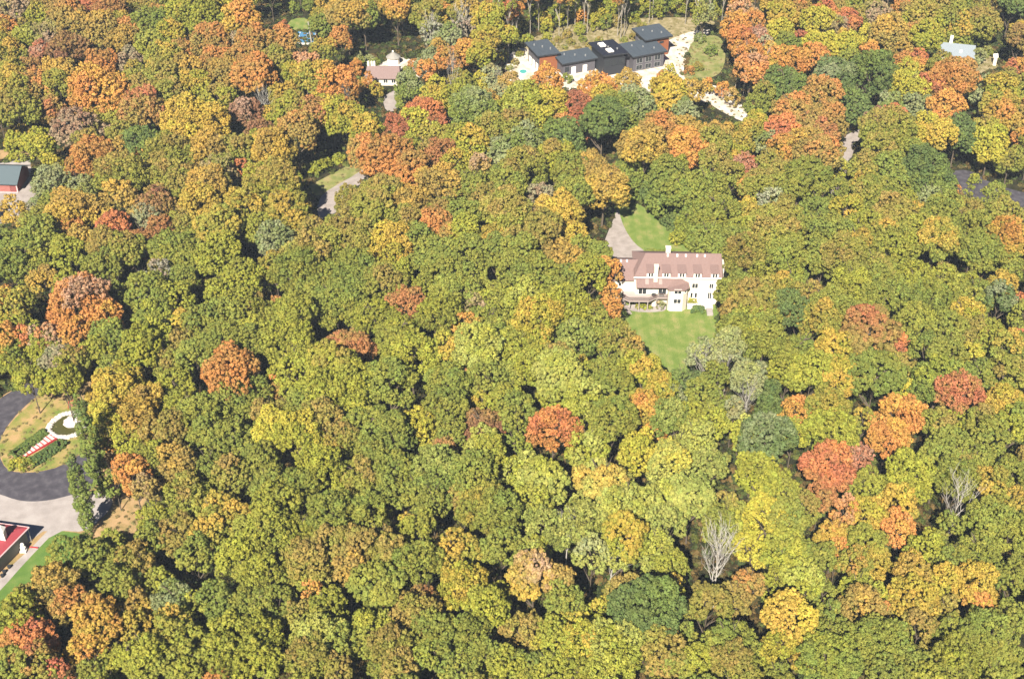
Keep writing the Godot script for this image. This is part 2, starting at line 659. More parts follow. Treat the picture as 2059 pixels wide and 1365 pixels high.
func make_ground() -> void:
	var st := mb()
	prism(st, PackedVector2Array([Vector2(-4000, 2500), Vector2(4000, 2500), Vector2(4000, -5500), Vector2(-4000, -5500)]), 0.0, 0.0)
	struct("ground", done(st), mats["forest_floor"])
	# round the white house
	sheet("front_lawn", mats["lawn"], PackedVector2Array([Vector2(23.75, -250.97), Vector2(25.8, -257.72), Vector2(31.75, -258.94), Vector2(41.14, -258.94), Vector2(48.86, -257.72), Vector2(47.09, -247.11), Vector2(45.39, -239.6), Vector2(39.94, -231.5), Vector2(36.42, -223.74), Vector2(33.5, -215.49), Vector2(29.32, -215.49), Vector2(27.33, -223.74), Vector2(25.71, -235.96)]), 0.004)
	sheet("rear_lawn", mats["lawn"], PackedVector2Array([Vector2(27.13, -306.27), Vector2(30.44, -304.74), Vector2(35.24, -299.25), Vector2(40.45, -291.5), Vector2(44.89, -283.09), Vector2(46.93, -273.7), Vector2(32.59, -269.37), Vector2(26.99, -275.9), Vector2(26.4, -294.37)]), 0.004)
	sheet("gravel_drive", mats["gravel"], PackedVector2Array([Vector2(27.68, -300.49), Vector2(28.12, -293.17), Vector2(29.24, -287.25), Vector2(30.79, -282.64), Vector2(33.23, -279.02), Vector2(32.93, -273.7), Vector2(23.74, -272.61), Vector2(22.64, -281.5), Vector2(24.23, -287.72), Vector2(26.15, -294.37)]), 0.012, 1)
	sheet("house_patio", mats["concrete"], PackedVector2Array([Vector2(26.19, -256.52), Vector2(36.22, -256.52), Vector2(35.99, -253.92), Vector2(32.69, -253.33), Vector2(28.54, -253.53), Vector2(26.55, -254.92)]), 0.012, 1)
	# round the dark house
	sheet("sandy_clearing", mats["pale_sand"], PackedVector2Array([Vector2(-2.64, -372.73), Vector2(-1.8, -391.21), Vector2(3.25, -398.54), Vector2(12.67, -394.12), Vector2(18.86, -391.21), Vector2(26.9, -395.58), Vector2(36.63, -399.28), Vector2(42.92, -398.54), Vector2(50.48, -403.04), Vector2(53.58, -406.84), Vector2(60.12, -410.7), Vector2(66.71, -411.47), Vector2(62.83, -406.07), Vector2(57.84, -401.53), Vector2(55.24, -391.94), Vector2(52.25, -377.83), Vector2(55.85, -371.72), Vector2(63.22, -370.38), Vector2(67.81, -359.93), Vector2(69.1, -346.24), Vector2(64.84, -348.67), Vector2(57.47, -359.61), Vector2(50.6, -364.45), Vector2(32.66, -362.83), Vector2(18.02, -367.73), Vector2(4.56, -367.73)]), 0.004)
	sheet("scrub_grass", mats["scrub"], PackedVector2Array([Vector2(1.66, -397.06), Vector2(9.78, -408.38), Vector2(16.4, -413.82), Vector2(28.02, -417.78), Vector2(41.35, -420.18), Vector2(61.25, -420.99), Vector2(68.92, -416.19), Vector2(60.12, -410.7), Vector2(53.5, -406.07), Vector2(49.54, -401.53), Vector2(41.28, -397.8), Vector2(26.83, -394.12), Vector2(18.83, -390.49), Vector2(11.08, -393.39)]), 0.008)
	sheet("grass_bank", mats["verge"], PackedVector2Array([Vector2(56.49, -399.28), Vector2(61.22, -406.07), Vector2(67.75, -406.84), Vector2(67.78, -391.94), Vector2(64.06, -377.14), Vector2(56.07, -373.74), Vector2(51.97, -375.09), Vector2(55.03, -386.91)]), 0.008)
	# the walled garden and its drive, lower left
	sheet("dry_verge", mats["dry_grass"], PackedVector2Array([Vector2(-112.31, -217.11), Vector2(-109.77, -222.56), Vector2(-106.59, -226.29), Vector2(-102.07, -229.4), Vector2(-89.99, -228.88), Vector2(-71.07, -191.45), Vector2(-70.54, -184.6), Vector2(-71.26, -179.32), Vector2(-80.92, -176.74), Vector2(-93.13, -162.12), Vector2(-98.46, -162.12)]), 0.004, 1)
	sheet("asphalt_drive", mats["asphalt"], PackedVector2Array([Vector2(-104.67, -227.84), Vector2(-101.42, -227.84), Vector2(-100.69, -224.42), Vector2(-102.94, -221.06), Vector2(-105.24, -214.53), Vector2(-105.69, -209.16), Vector2(-104.46, -203.8), Vector2(-101.79, -199.63), Vector2(-99.29, -198.61), Vector2(-95.31, -198.61), Vector2(-90.8, -200.37), Vector2(-88.39, -203.8), Vector2(-85.23, -205.32), Vector2(-82.43, -200.07), Vector2(-82.31, -193.57), Vector2(-87.25, -191.87), Vector2(-90.32, -190.62), Vector2(-94.09, -190.2), Vector2(-97.16, -190.75), Vector2(-100.55, -192.3), Vector2(-106.82, -193.57), Vector2(-113.9, -206.08), Vector2(-112.31, -217.11), Vector2(-109.61, -222.06), Vector2(-107.32, -225.1)]), 0.008, 1)
	sheet("concrete_plaza", mats["concrete"], PackedVector2Array([Vector2(-107.14, -194.56), Vector2(-100.55, -192.3), Vector2(-97.16, -190.75), Vector2(-94.09, -190.2), Vector2(-90.32, -190.62), Vector2(-87.25, -191.87), Vector2(-84.16, -193.14), Vector2(-80.67, -192.86), Vector2(-77.98, -191.03), Vector2(-78.03, -187.99), Vector2(-79.29, -185.27), Vector2(-81.12, -181.93), Vector2(-86.94, -182.46), Vector2(-94.31, -163.05), Vector2(-98.96, -160.96), Vector2(-109.06, -191.45)]), 0.012, 1)
	sheet("side_lawn", mats["bright_lawn"], PackedVector2Array([Vector2(-86.94, -182.46), Vector2(-82.19, -181.67), Vector2(-79.03, -180.36), Vector2(-80.59, -175.47), Vector2(-83.54, -169.25), Vector2(-86.3, -163.05), Vector2(-91.99, -158.44), Vector2(-94.57, -163.87), Vector2(-92.91, -167.2), Vector2(-90.42, -174.2)]), 0.016, 1)
	sheet("wall_bed", mats["dry_grass"], PackedVector2Array([Vector2(-89.33, -182.2), Vector2(-88.58, -182.2), Vector2(-90.49, -177.64), Vector2(-92.38, -173.95), Vector2(-93.83, -170.23), Vector2(-95.12, -168.52), Vector2(-95.81, -170.72), Vector2(-94.74, -173.2), Vector2(-92.39, -177.76)]), 0.016, 0)
	# the garage, far left
	sheet("garage_yard", mats["gravel"], PackedVector2Array([Vector2(-148.42, -322.64), Vector2(-132.34, -322.64), Vector2(-128.95, -314.57), Vector2(-125.22, -304.24), Vector2(-121.4, -294.37), Vector2(-125.82, -291.97), Vector2(-138.53, -291.97)]), 0.004, 1)
	sheet("garage_apron", mats["concrete"], PackedVector2Array([Vector2(-148.86, -324.01), Vector2(-140.41, -323.19), Vector2(-135.76, -325.95), Vector2(-133.61, -327.06), Vector2(-130.42, -318.3), Vector2(-134.4, -316.69), Vector2(-146.16, -315.63)]), 0.008, 0)
	sheet("dry_meadow", mats["dry_grass"], PackedVector2Array([Vector2(-151.11, -331), Vector2(-138.46, -330.43), Vector2(-127.53, -331), Vector2(-125.24, -327.62), Vector2(-133.18, -326.5), Vector2(-140.91, -324.84), Vector2(-148.77, -323.74)]), 0.004, 1)
	# lanes through the wood
	sheet("lane_verge", mats["verge"], PackedVector2Array([Vector2(-55.3, -309.86), Vector2(-50.85, -315.1), Vector2(-46.03, -320.46), Vector2(-41.78, -325.95), Vector2(-39.93, -320.46), Vector2(-41.52, -315.63), Vector2(-46.45, -311.42), Vector2(-51, -304.74)]), 0.004, 1)
	sheet("woodland_lane", mats["gravel"], PackedVector2Array([Vector2(-49.8, -294.37), Vector2(-51.17, -301.73), Vector2(-49.97, -307.29), Vector2(-46.5, -311.94), Vector2(-42.2, -317.23), Vector2(-40.13, -321.27), Vector2(-38.97, -317.23), Vector2(-41.91, -308.31), Vector2(-44.2, -302.23), Vector2(-45.97, -294.37)]), 0.008, 1)
	sheet("woodland_road", mats["gravel"], PackedVector2Array([Vector2(93.52, -337.91), Vector2(99.41, -343.23), Vector2(99.92, -340.26), Vector2(96.63, -333.86), Vector2(93.53, -325.39), Vector2(90.8, -317.23), Vector2(86.88, -306.78), Vector2(83.08, -299.25), Vector2(81.53, -299.25), Vector2(85, -309.34), Vector2(88.63, -319.92), Vector2(91.28, -329.31)]), 0.004, 1)
	sheet("asphalt_road", mats["asphalt"], PackedVector2Array([Vector2(117.05, -316.69), Vector2(121.94, -319.92), Vector2(125.83, -318.3), Vector2(128.22, -312.46), Vector2(135.96, -307.29), Vector2(145.71, -301.73), Vector2(142.47, -291.97), Vector2(132.31, -295.34), Vector2(126.06, -301.23), Vector2(120.66, -305.25), Vector2(116.48, -309.34)]), 0.004, 1)
	sheet("sandy_track", mats["pale_sand"], PackedVector2Array([Vector2(50.83, -325.95), Vector2(53.05, -331), Vector2(54.55, -329.59), Vector2(53.2, -322.64), Vector2(51.1, -318.57)]), 0.004, 1)
	# small yards at the top
	sheet("white_yard", mats["pale_sand"], PackedVector2Array([Vector2(-42.73, -382.68), Vector2(-40.28, -386.91), Vector2(-35.87, -390.49), Vector2(-31.05, -388.34), Vector2(-27.71, -384.08), Vector2(-24.33, -377.83), Vector2(-30.27, -375.09), Vector2(-35.2, -380.59), Vector2(-39.74, -379.89)]), 0.004, 1)
	sheet("house_drive", mats["gravel"], PackedVector2Array([Vector2(-38.71, -362.5), Vector2(-35.77, -367.07), Vector2(-33.47, -368.39), Vector2(-32.19, -362.5), Vector2(-33.99, -354.24), Vector2(-36.81, -352.99)]), 0.004, 1)
	sheet("court_grass", mats["lawn"], PackedVector2Array([Vector2(-74.21, -417.78), Vector2(-70.34, -420.99), Vector2(-64.11, -418.58), Vector2(-63.11, -409.92), Vector2(-69.05, -410.7), Vector2(-72.84, -409.92)]), 0.004, 1)
	sheet("far_yard", mats["scrub"], PackedVector2Array([Vector2(132.39, -388.34), Vector2(143.28, -388.34), Vector2(152.88, -391.94), Vector2(150.58, -381.28), Vector2(141.95, -377.83), Vector2(132.15, -381.28)]), 0.004, 1)

# ---------------------------------------------------------------- the white house in the clearing
func mansion() -> void:
	var o := thing("white_house", "large white house with pinkish brown roof, dormers and deck beside the lawn", "house", Vector3(28.76, 0, -256.5), deg_to_rad(-1.2))
	var wall: Material = mats["white_wall"]
	var trim: Material = mats["white_trim"]
	var roof: Material = mats["shingles"]
	var st := mb()
	bx(st, Vector3(0, 0, -10.2), Vector3(19.3, 8.0, -0.4))
	hexa(st, [Vector3(19.0, 8.0, -10.2), Vector3(19.3, 8.0, -10.2), Vector3(19.3, 8.0, -0.4), Vector3(19.0, 8.0, -0.4)],
		[Vector3(19.0, 10.8, -5.4), Vector3(19.3, 10.8, -5.4), Vector3(19.3, 10.8, -5.2), Vector3(19.0, 10.8, -5.2)])
	part("wall", done(st), wall, o)
	st = mb()
	slab(st, [Vector3(-0.5, 8.0, 0.1), Vector3(19.9, 8.0, 0.1), Vector3(19.9, 11.0, -5.3), Vector3(2.3, 11.0, -5.3)], 0.22)
	slab(st, [Vector3(-0.5, 8.0, -10.7), Vector3(19.9, 8.0, -10.7), Vector3(19.9, 11.0, -5.3), Vector3(2.3, 11.0, -5.3)], 0.22)
	slab(st, [Vector3(-0.5, 8.0, 0.1), Vector3(-0.5, 8.0, -10.7), Vector3(2.3, 11.0, -5.3)], 0.22)
	var mr := part("roof", done(st), roof, o)
	st = mb()
	bx(st, Vector3(-0.6, 7.62, 0.1), Vector3(20.0, 7.86, 0.22))
	part("gutter", done(st), trim, mr)
	for x in [7.4, 9.6, 11.6, 14.2, 16.0]:
		st = mb()
		bx(st, Vector3(x - 0.2, 10.1, -4.9), Vector3(x + 0.2, 11.05, -4.5))
		part("roof_vent", done(st), trim, mr)
	# the lower wing on the left
	st = mb()
	bx(st, Vector3(-5.4, 0, -9.5), Vector3(-0.003, 6.6, -0.9))
	part("wing_wall", done(st), wall, o)
	st = mb()
	slab(st, [Vector3(-6.0, 6.5, -0.4), Vector3(-0.5, 6.5, -0.4), Vector3(0.6, 9.2, -5.2), Vector3(-4.6, 9.2, -5.2)], 0.2)
	slab(st, [Vector3(-6.0, 6.5, -10.0), Vector3(-0.5, 6.5, -10.0), Vector3(0.6, 9.2, -5.2), Vector3(-4.6, 9.2, -5.2)], 0.2)
	slab(st, [Vector3(-6.0, 6.5, -0.4), Vector3(-6.0, 6.5, -10.0), Vector3(-4.6, 9.2, -5.2)], 0.2)
	var wr := part("wing_roof", done(st), roof, o)
	for x in [-3.4, -2.0]:
		st = mb()
		bx(st, Vector3(x - 0.2, 8.2, -5.0), Vector3(x + 0.2, 9.3, -4.6))
		part("roof_vent", done(st), trim, wr)
	# five wall dormers along the front eave
	for x in [3.3, 6.9, 10.5, 14.1, 18.1]:
		var d := mb()
		bx(d, Vector3(x - 0.9, 7.87, -1.4), Vector3(x + 0.9, 9.05, 0.16))
		var dm := part("dormer", done(d), trim, o)
		d = mb()
		slab(d, [Vector3(x - 1.0, 9.16, 0.30), Vector3(x + 1.0, 9.16, 0.30), Vector3(x + 1.0, 9.62, -2.75), Vector3(x - 1.0, 9.62, -2.75)], 0.1)
		part("dormer_roof", done(d), roof, dm)
		d = mb()
		for k in [-1, 1]:
			bx(d, Vector3(x + k * 0.30 - 0.22, 8.0, 0.12), Vector3(x + k * 0.30 + 0.22, 8.95, 0.175))
		part("dormer_window", done(d), mats["dark_glass"], dm)
	# chimneys
	st = mb()
	bx(st, Vector3(4.0, 0, -0.3), Vector3(4.9, 11.0, 0.62))
	bx(st, Vector3(3.92, 11.0, -0.38), Vector3(4.98, 11.2, 0.70))
	part("chimney", done(st), wall, o)
	st = mb()
	bx(st, Vector3(7.0, 9.5, -6.6), Vector3(8.1, 12.0, -5.7))
	bx(st, Vector3(6.9, 12.0, -6.7), Vector3(8.2, 12.2, -5.6))
	part("chimney", done(st), wall, o)
	st = mb()
	bx(st, Vector3(20.3, 0, -7.6), Vector3(21.2, 9.6, -6.6))
	part("chimney", done(st), wall, o)
	# the porch roof and the bay in front
	st = mb()
	slab(st, [Vector3(0.0, 6.15, 1.9), Vector3(7.0, 6.15, 1.9), Vector3(7.4, 7.4, -0.4), Vector3(0.0, 7.4, -0.4)], 0.16)
	slab(st, [Vector3(7.0, 6.15, 1.9), Vector3(7.6, 6.15, 2.9), Vector3(11.2, 6.15, 2.9), Vector3(12.3, 6.15, 1.7), Vector3(12.3, 6.15, -0.4), Vector3(9.6, 7.7, -0.4)], 0.16)
	slab(st, [Vector3(7.0, 6.15, 1.9), Vector3(9.6, 7.7, -0.4), Vector3(7.2, 7.4, -0.4)], 0.16)
	var pr := part("porch_roof", done(st), roof, o)
	for x in [2.5, 5.6]:
		st = mb()
		slab(st, [Vector3(x - 0.4, 6.66, 1.2), Vector3(x + 0.4, 6.66, 1.2), Vector3(x + 0.4, 7.3, 0.0), Vector3(x - 0.4, 7.3, 0.0)], 0.1)
		part("skylight", done(st), mats["pale_shingle"], pr)
	st = mb()
	prism(st, PackedVector2Array([Vector2(7.5, -0.4), Vector2(7.5, 2.0), Vector2(8.0, 2.55), Vector2(10.9, 2.55), Vector2(11.9, 1.5), Vector2(11.9, -0.4)]), 0.0, 5.99)
	part("bay_wall", done(st), wall, o)
	st = mb()
	bx(st, Vector3(0.2, 3.2, -0.4), Vector3(7.49, 6.2, 0.5))
	part("porch_wall", done(st), wall, o)
	window(o, Vector3(9.6, 4.95, 2.55), 0.0, 1.6, 1.15, trim)
	window(o, Vector3(9.6, 2.3, 2.55), 0.0, 1.6, 1.15, trim)
	window(o, Vector3(11.42, 4.95, 2.01), deg_to_rad(46), 0.6, 0.95, trim, 0)
	window(o, Vector3(13.8, 4.6, -0.4), 0.0, 1.3, 1.3, trim)
	window(o, Vector3(17.6, 4.6, -0.4), 0.0, 0.9, 1.3, trim)
	window(o, Vector3(13.2, 1.9, -0.4), 0.0, 0.5, 1.4, trim, 0)
	window(o, Vector3(14.2, 1.9, -0.4), 0.0, 0.5, 1.4, trim, 0)
	window(o, Vector3(17.4, 1.6, -0.4), 0.0, 0.8, 1.8, trim)
	window(o, Vector3(18.6, 1.6, -0.4), 0.0, 0.7, 1.8, trim)
	window(o, Vector3(-3.6, 4.6, -0.9), 0.0, 0.6, 1.0, trim, 0)
	for x in [1.6, 4.0 + 2.2]:
		window(o, Vector3(x, 3.35, 0.5), 0.0, 1.8, 1.95, trim, 1)
	# the deck: floor, rails, posts, steps
	var edge := [Vector2(-3.0, 0.2), Vector2(-3.0, 2.0), Vector2(-1.6, 3.0), Vector2(3.0, 3.0), Vector2(5.0, 1.6), Vector2(7.45, 1.6)]
	st = mb()
	prism(st, PackedVector2Array(edge + [Vector2(7.45, 0.55), Vector2(0.1, 0.55), Vector2(-0.3, -0.8), Vector2(-3.0, -0.8)]), 2.85, 3.15)
	var deck := part("deck", done(st), mats["deck_wood"], o)
	st = mb()
	for k in edge.size() - 1:
		var a := Vector3(edge[k].x, 3.15, edge[k].y)
		var b := Vector3(edge[k + 1].x, 3.15, edge[k + 1].y)
		for h in [0.12, 1.0]:
			tube(st, a + Vector3.UP * h, b + Vector3.UP * h, 0.07, 0.07, 4)
		var n := int(a.distance_to(b) / 0.16)
		for i in n:
			var q := a.lerp(b, (i + 0.5) / n)
			tube(st, q, q + Vector3.UP, 0.022, 0.022, 4)
	part("railing", done(st), mats["rail_brown"], deck)
	for q in [Vector2(-1.4, 2.7), Vector2(0.8, 2.7), Vector2(2.8, 2.7), Vector2(5.0, 1.4)]:
		st = mb()
		bx(st, Vector3(q.x - 0.09, 0.02, q.y - 0.09), Vector3(q.x + 0.09, 2.85, q.y + 0.09))
		part("post", done(st), mats["deck_wood"], deck)
	for k in 11:
		st = mb()
		var y := 2.85 - k * 0.26
		bx(st, Vector3(-4.0 + k * 0.22, y - 0.08, 1.2 + k * 0.26), Vector3(-3.0 + k * 0.22, y, 1.5 + k * 0.26))
		part("step", done(st), mats["deck_wood"], deck)
	# terrace on the right, with its low wall
	st = mb()
	bx(st, Vector3(12.2, 0.02, 0.3), Vector3(18.2, 0.75, 1.7))
	part("terrace", done(st), mats["stone_white"], o)
	st = mb()
	bx(st, Vector3(16.6, 0.02, 1.75), Vector3(18.0, 0.5, 4.2))
	part("garden_wall", done(st), mats["concrete"], o)
	open_zones.append(PackedVector2Array([Vector2(25.15, -265.97), Vector2(50.47, -265.97), Vector2(49.04, -254.52), Vector2(24.43, -254.52)]))

# ---------------------------------------------------------------- the dark house in the sandy clearing
func block(o: Node3D, called: String, u0: float, u1: float, z0: float, z1: float, h: float, m: Material) -> MeshInstance3D:
	var st := mb()
	bx(st, Vector3(u0, 0, z0), Vector3(u1, h, z1))
	return part(called, done(st), m, o)

func flat_roof(o: Node3D, u0: float, u1: float, z0: float, z1: float, ha: Array, m: Material) -> MeshInstance3D:
	# ha: heights at back left, back right, front right, front left
	var st := mb()
	slab(st, [Vector3(u0, ha[0], z0), Vector3(u1, ha[1], z0), Vector3(u1, ha[2], z1), Vector3(u0, ha[3], z1)], 0.1)
	var r := part("roof", done(st), m, o)
	for k in 3:
		st = mb()
		var q := Vector2(lerpf(u0, u1, 0.25 + k * 0.24), lerpf(z0, z1, 0.3 + (k * 37 % 5) * 0.1))
		bx(st, Vector3(q.x - 0.17, ha[0] - 0.35, q.y - 0.17), Vector3(q.x + 0.17, ha[0] + 0.42, q.y + 0.17))
		part("roof_vent", done(st), mats["metal_grey"], r)
	st = mb()
	for k in range(1, 6):
		var sx := lerpf(u0, u1, k / 6.0)
		slab(st, [Vector3(sx - 0.06, lerpf(ha[0], ha[1], k / 6.0) + 0.05, z0 + 0.05), Vector3(sx + 0.06, lerpf(ha[0], ha[1], k / 6.0) + 0.05, z0 + 0.05), Vector3(sx + 0.06, lerpf(ha[3], ha[2], k / 6.0) + 0.05, z1 - 0.05), Vector3(sx - 0.06, lerpf(ha[3], ha[2], k / 6.0) + 0.05, z1 - 0.05)], 0.06)
	part("roof_seams", done(st), m, r)
	st = mb()
	slab(st, [Vector3(u0 - 0.06, ha[0] - 0.102, z0 - 0.06), Vector3(u1 + 0.06, ha[1] - 0.102, z0 - 0.06), Vector3(u1 + 0.06, ha[2] - 0.102, z1 + 0.06), Vector3(u0 - 0.06, ha[3] - 0.102, z1 + 0.06)], 0.42)
	part("fascia", done(st), mats["dark_fascia"], r)
	return r

func modern_house() -> void:
	var o := thing("modern_house", "sprawling dark grey house with flat roofs and rust red wood panels on pale sand", "house", Vector3(8.21, 0, -378.86), deg_to_rad(22))
	var grey: Material = mats["slate_wall"]
	var cedar: Material = mats["cedar_wall"]
	# garage block on the left
	block(o, "wall", 0.3, 6.3, -9.0, -0.3, 5.3, grey)
	var st := mb()
	bx(st, Vector3(0.34, 0.05, -0.3), Vector3(6.3, 5.0, -0.24))
	part("wood_panel", done(st), cedar, o)
	flat_roof(o, -0.6, 7.1, -10.0, 0.3, [6.1, 5.9, 5.7, 6.0], mats["grey_roof"])
	for k in 3:
		st = mb()
		bx(st, Vector3(0.24, 0.05, -8.2 + k * 2.6), Vector3(0.31, 2.4, -6.4 + k * 2.6))
		part("garage_door", done(st), mats["white_trim"], o)
	# low link
	block(o, "wall", 6.303, 17.0, -2.0, 4.3, 3.9, grey)
	flat_roof(o, 5.6, 17.6, -2.6, 5.0, [4.5, 4.5, 4.3, 4.3], mats["grey_roof"])
	for x in [9.8, 13.6]:
		st = mb()
		bx(st, Vector3(x - 0.7, 0.05, 4.3), Vector3(x + 0.7, 2.3, 4.36))
		part("door", done(st), mats["white_trim"], o)
	window(o, Vector3(7.6, 1.2, 4.3), 0.0, 1.2, 1.3, mats["dark_fascia"])
	# tall middle block with two skylights
	block(o, "wall", 17.6, 24.7, 0.2, 9.4, 6.2, mats["dark_fascia"])
	var cr := flat_roof(o, 16.9, 25.3, -0.7, 10.2, [7.0, 6.6, 6.9, 7.3], mats["black_roof"])
	for q in [Vector2(18.9, 1.6), Vector2(19.4, 6.2)]:
		var f := mb()
		for i in 2:
			for j in 2:
				bx(f, Vector3(q.x + i * 0.95, 6.7, q.y + j * 1.25), Vector3(q.x + 0.84 + i * 0.95, 7.42, q.y + 1.1 + j * 1.25))
		part("skylight", done(f), mats["white_trim"], cr)
	for k in 3:
		window(o, Vector3(18.7 + k * 2.4, 3.0, 9.4), 0.0, 1.7, 2.0, mats["dark_fascia"], 1)
	# front right block with its row of big windows
	block(o, "wall", 27.4, 37.8, 1.2, 9.9, 4.9, grey)
	flat_roof(o, 26.8, 38.6, 0.6, 10.5, [5.4, 5.4, 5.3, 5.3], mats["grey_roof"])
	for k in 3:
		window(o, Vector3(29.4 + k * 3.1, 2.6, 9.9), 0.0, 1.9, 1.5, mats["metal_grey"], 1)
		window(o, Vector3(29.4 + k * 3.1, 0.4, 9.9), 0.0, 1.9, 1.4, mats["metal_grey"], 1)
	window(o, Vector3(27.4, 2.4, 5.6), -PI / 2, 2.4, 1.5, mats["metal_grey"], 2)
	block(o, "wall", 24.703, 27.397, 2.0, 7.0, 4.2, grey)
	# back tower
	block(o, "wall", 35.2, 43.0, -4.8, 2.8, 6.0, grey)
	st = mb()
	bx(st, Vector3(35.25, 0.05, 2.8), Vector3(43.06, 5.7, 2.86))
	bx(st, Vector3(43.0, 0.05, -4.8), Vector3(43.06, 5.7, 2.8))
	part("wood_panel", done(st), cedar, o)
	flat_roof(o, 34.3, 43.9, -5.8, 3.7, [6.7, 6.7, 6.6, 6.6], mats["grey_roof"])
	window(o, Vector3(40.5, 4.3, 2.86), 0.0, 1.3, 0.5, mats["dark_fascia"], 0)
	window(o, Vector3(35.2, 4.2, -1.0), -PI / 2, 3.6, 1.0, mats["metal_grey"], 3)
	open_zones.append(PackedVector2Array([Vector2(2.56, -386.91), Vector2(37.74, -392.66), Vector2(42.92, -398.54), Vector2(51.49, -398.54), Vector2(49.5, -377.83), Vector2(25.75, -372.73), Vector2(2.49, -372.73)]))

# ---------------------------------------------------------------- the red roofed building, cut by the left edge
func red_roof_building() -> void:
	var a := Vector3(-90.57, 3.6, -179.66)
	var b := Vector3(-93.73, 3.6, -172.01)
	var c := Vector3(-96.38, 3.6, -180.7)
	var o := thing("red_roof_building", "building with red metal roof rim and white chimneys beside the concrete plaza", "building", Vector3(a.x, 0, a.z))
	b -= Vector3(a.x, 0, a.z)
	c -= Vector3(a.x, 0, a.z)
	a = Vector3(0, 3.6, 0)
	var eb := (b - a).normalized()
	var ec := (c - a).normalized()
	var far_b := a + eb * 22.0
	var far_c := a + ec * 16.0
	var mid := (eb + ec).normalized()
	var half := sin(eb.angle_to(ec) / 2.0)
	# walls set in under the eaves
	var wa := a + mid * (0.5 / half)
	var st := mb()
	prism(st, PackedVector2Array([Vector2(wa.x, wa.z), Vector2(far_b.x + ec.x * 0.6, far_b.z + ec.z * 0.6), Vector2(far_b.x + far_c.x, far_b.z + far_c.z), Vector2(far_c.x + eb.x * 0.6, far_c.z + eb.z * 0.6)]), 0.0, 3.35)
	part("wall", done(st), mats["stone_grey"], o)
	# the sloping red rim round a sunken flat roof
	var ia := a + mid * (2.5 / half) + Vector3.UP * 0.9
	var ib := far_b + ec * (2.5 / sin(eb.angle_to(ec))) + Vector3.UP * 0.9
	var ic := far_c + eb * (2.5 / sin(eb.angle_to(ec))) + Vector3.UP * 0.9
	st = mb()
	slab(st, [a, far_b, ib, ia], 0.2)
	slab(st, [a, far_c, ic, ia], 0.2)
	var rim := part("roof_rim", done(st), mats["red_metal"], o)
	st = mb()
	for e in [far_b, far_c]:
		tube(st, a + Vector3.DOWN * 0.08, e + Vector3.DOWN * 0.08, 0.16, 0.16, 6)
	part("gutter", done(st), mats["pink_trim"], rim)
	st = mb()
	for e in [ib, ic]:
		tube(st, ia, e, 0.09, 0.09, 5)
	part("roof_cap", done(st), mats["red_metal"], rim)
	st = mb()
	var low := Vector3.DOWN * 1.0
	slab(st, [ia + low, ib + low, ib + low + (far_c - a), ic + low], 0.15)
	part("flat_roof", done(st), mats["white_trim"], o)
	# two chimneys whose shadows fall over the plaza
	for q in [Vector3(-94.32, 4.2, -176.22), Vector3(-96.61, 4.2, -176.47)]:
		var p: Vector3 = q - o.position
		st = mb()
		bx(st, Vector3(p.x - 0.7, 2.8, p.z - 0.6), Vector3(p.x + 0.7, 6.4, p.z + 0.6))
		hexa(st, [Vector3(p.x - 0.85, 6.4, p.z - 0.75), Vector3(p.x + 0.85, 6.4, p.z - 0.75), Vector3(p.x + 0.85, 6.4, p.z + 0.75), Vector3(p.x - 0.85, 6.4, p.z + 0.75)],
			[Vector3(p.x - 0.3, 7.2, p.z - 0.3), Vector3(p.x + 0.3, 7.2, p.z - 0.3), Vector3(p.x + 0.3, 7.2, p.z + 0.3), Vector3(p.x - 0.3, 7.2, p.z + 0.3)])
		part("chimney", done(st), mats["white_trim"], o)
	st = mb()
	tube(st, a + mid * 0.3 + Vector3.DOWN * 0.1, Vector3(mid.x * 0.3, 0, mid.z * 0.3), 0.08, 0.08, 6)
	part("corner_post", done(st), mats["metal_grey"], o)
	open_zones.append(PackedVector2Array([Vector2(-110.11, -185.95), Vector2(-87.71, -184.6), Vector2(-85.92, -178.02), Vector2(-91.72, -163.28), Vector2(-99.32, -154.2)]))

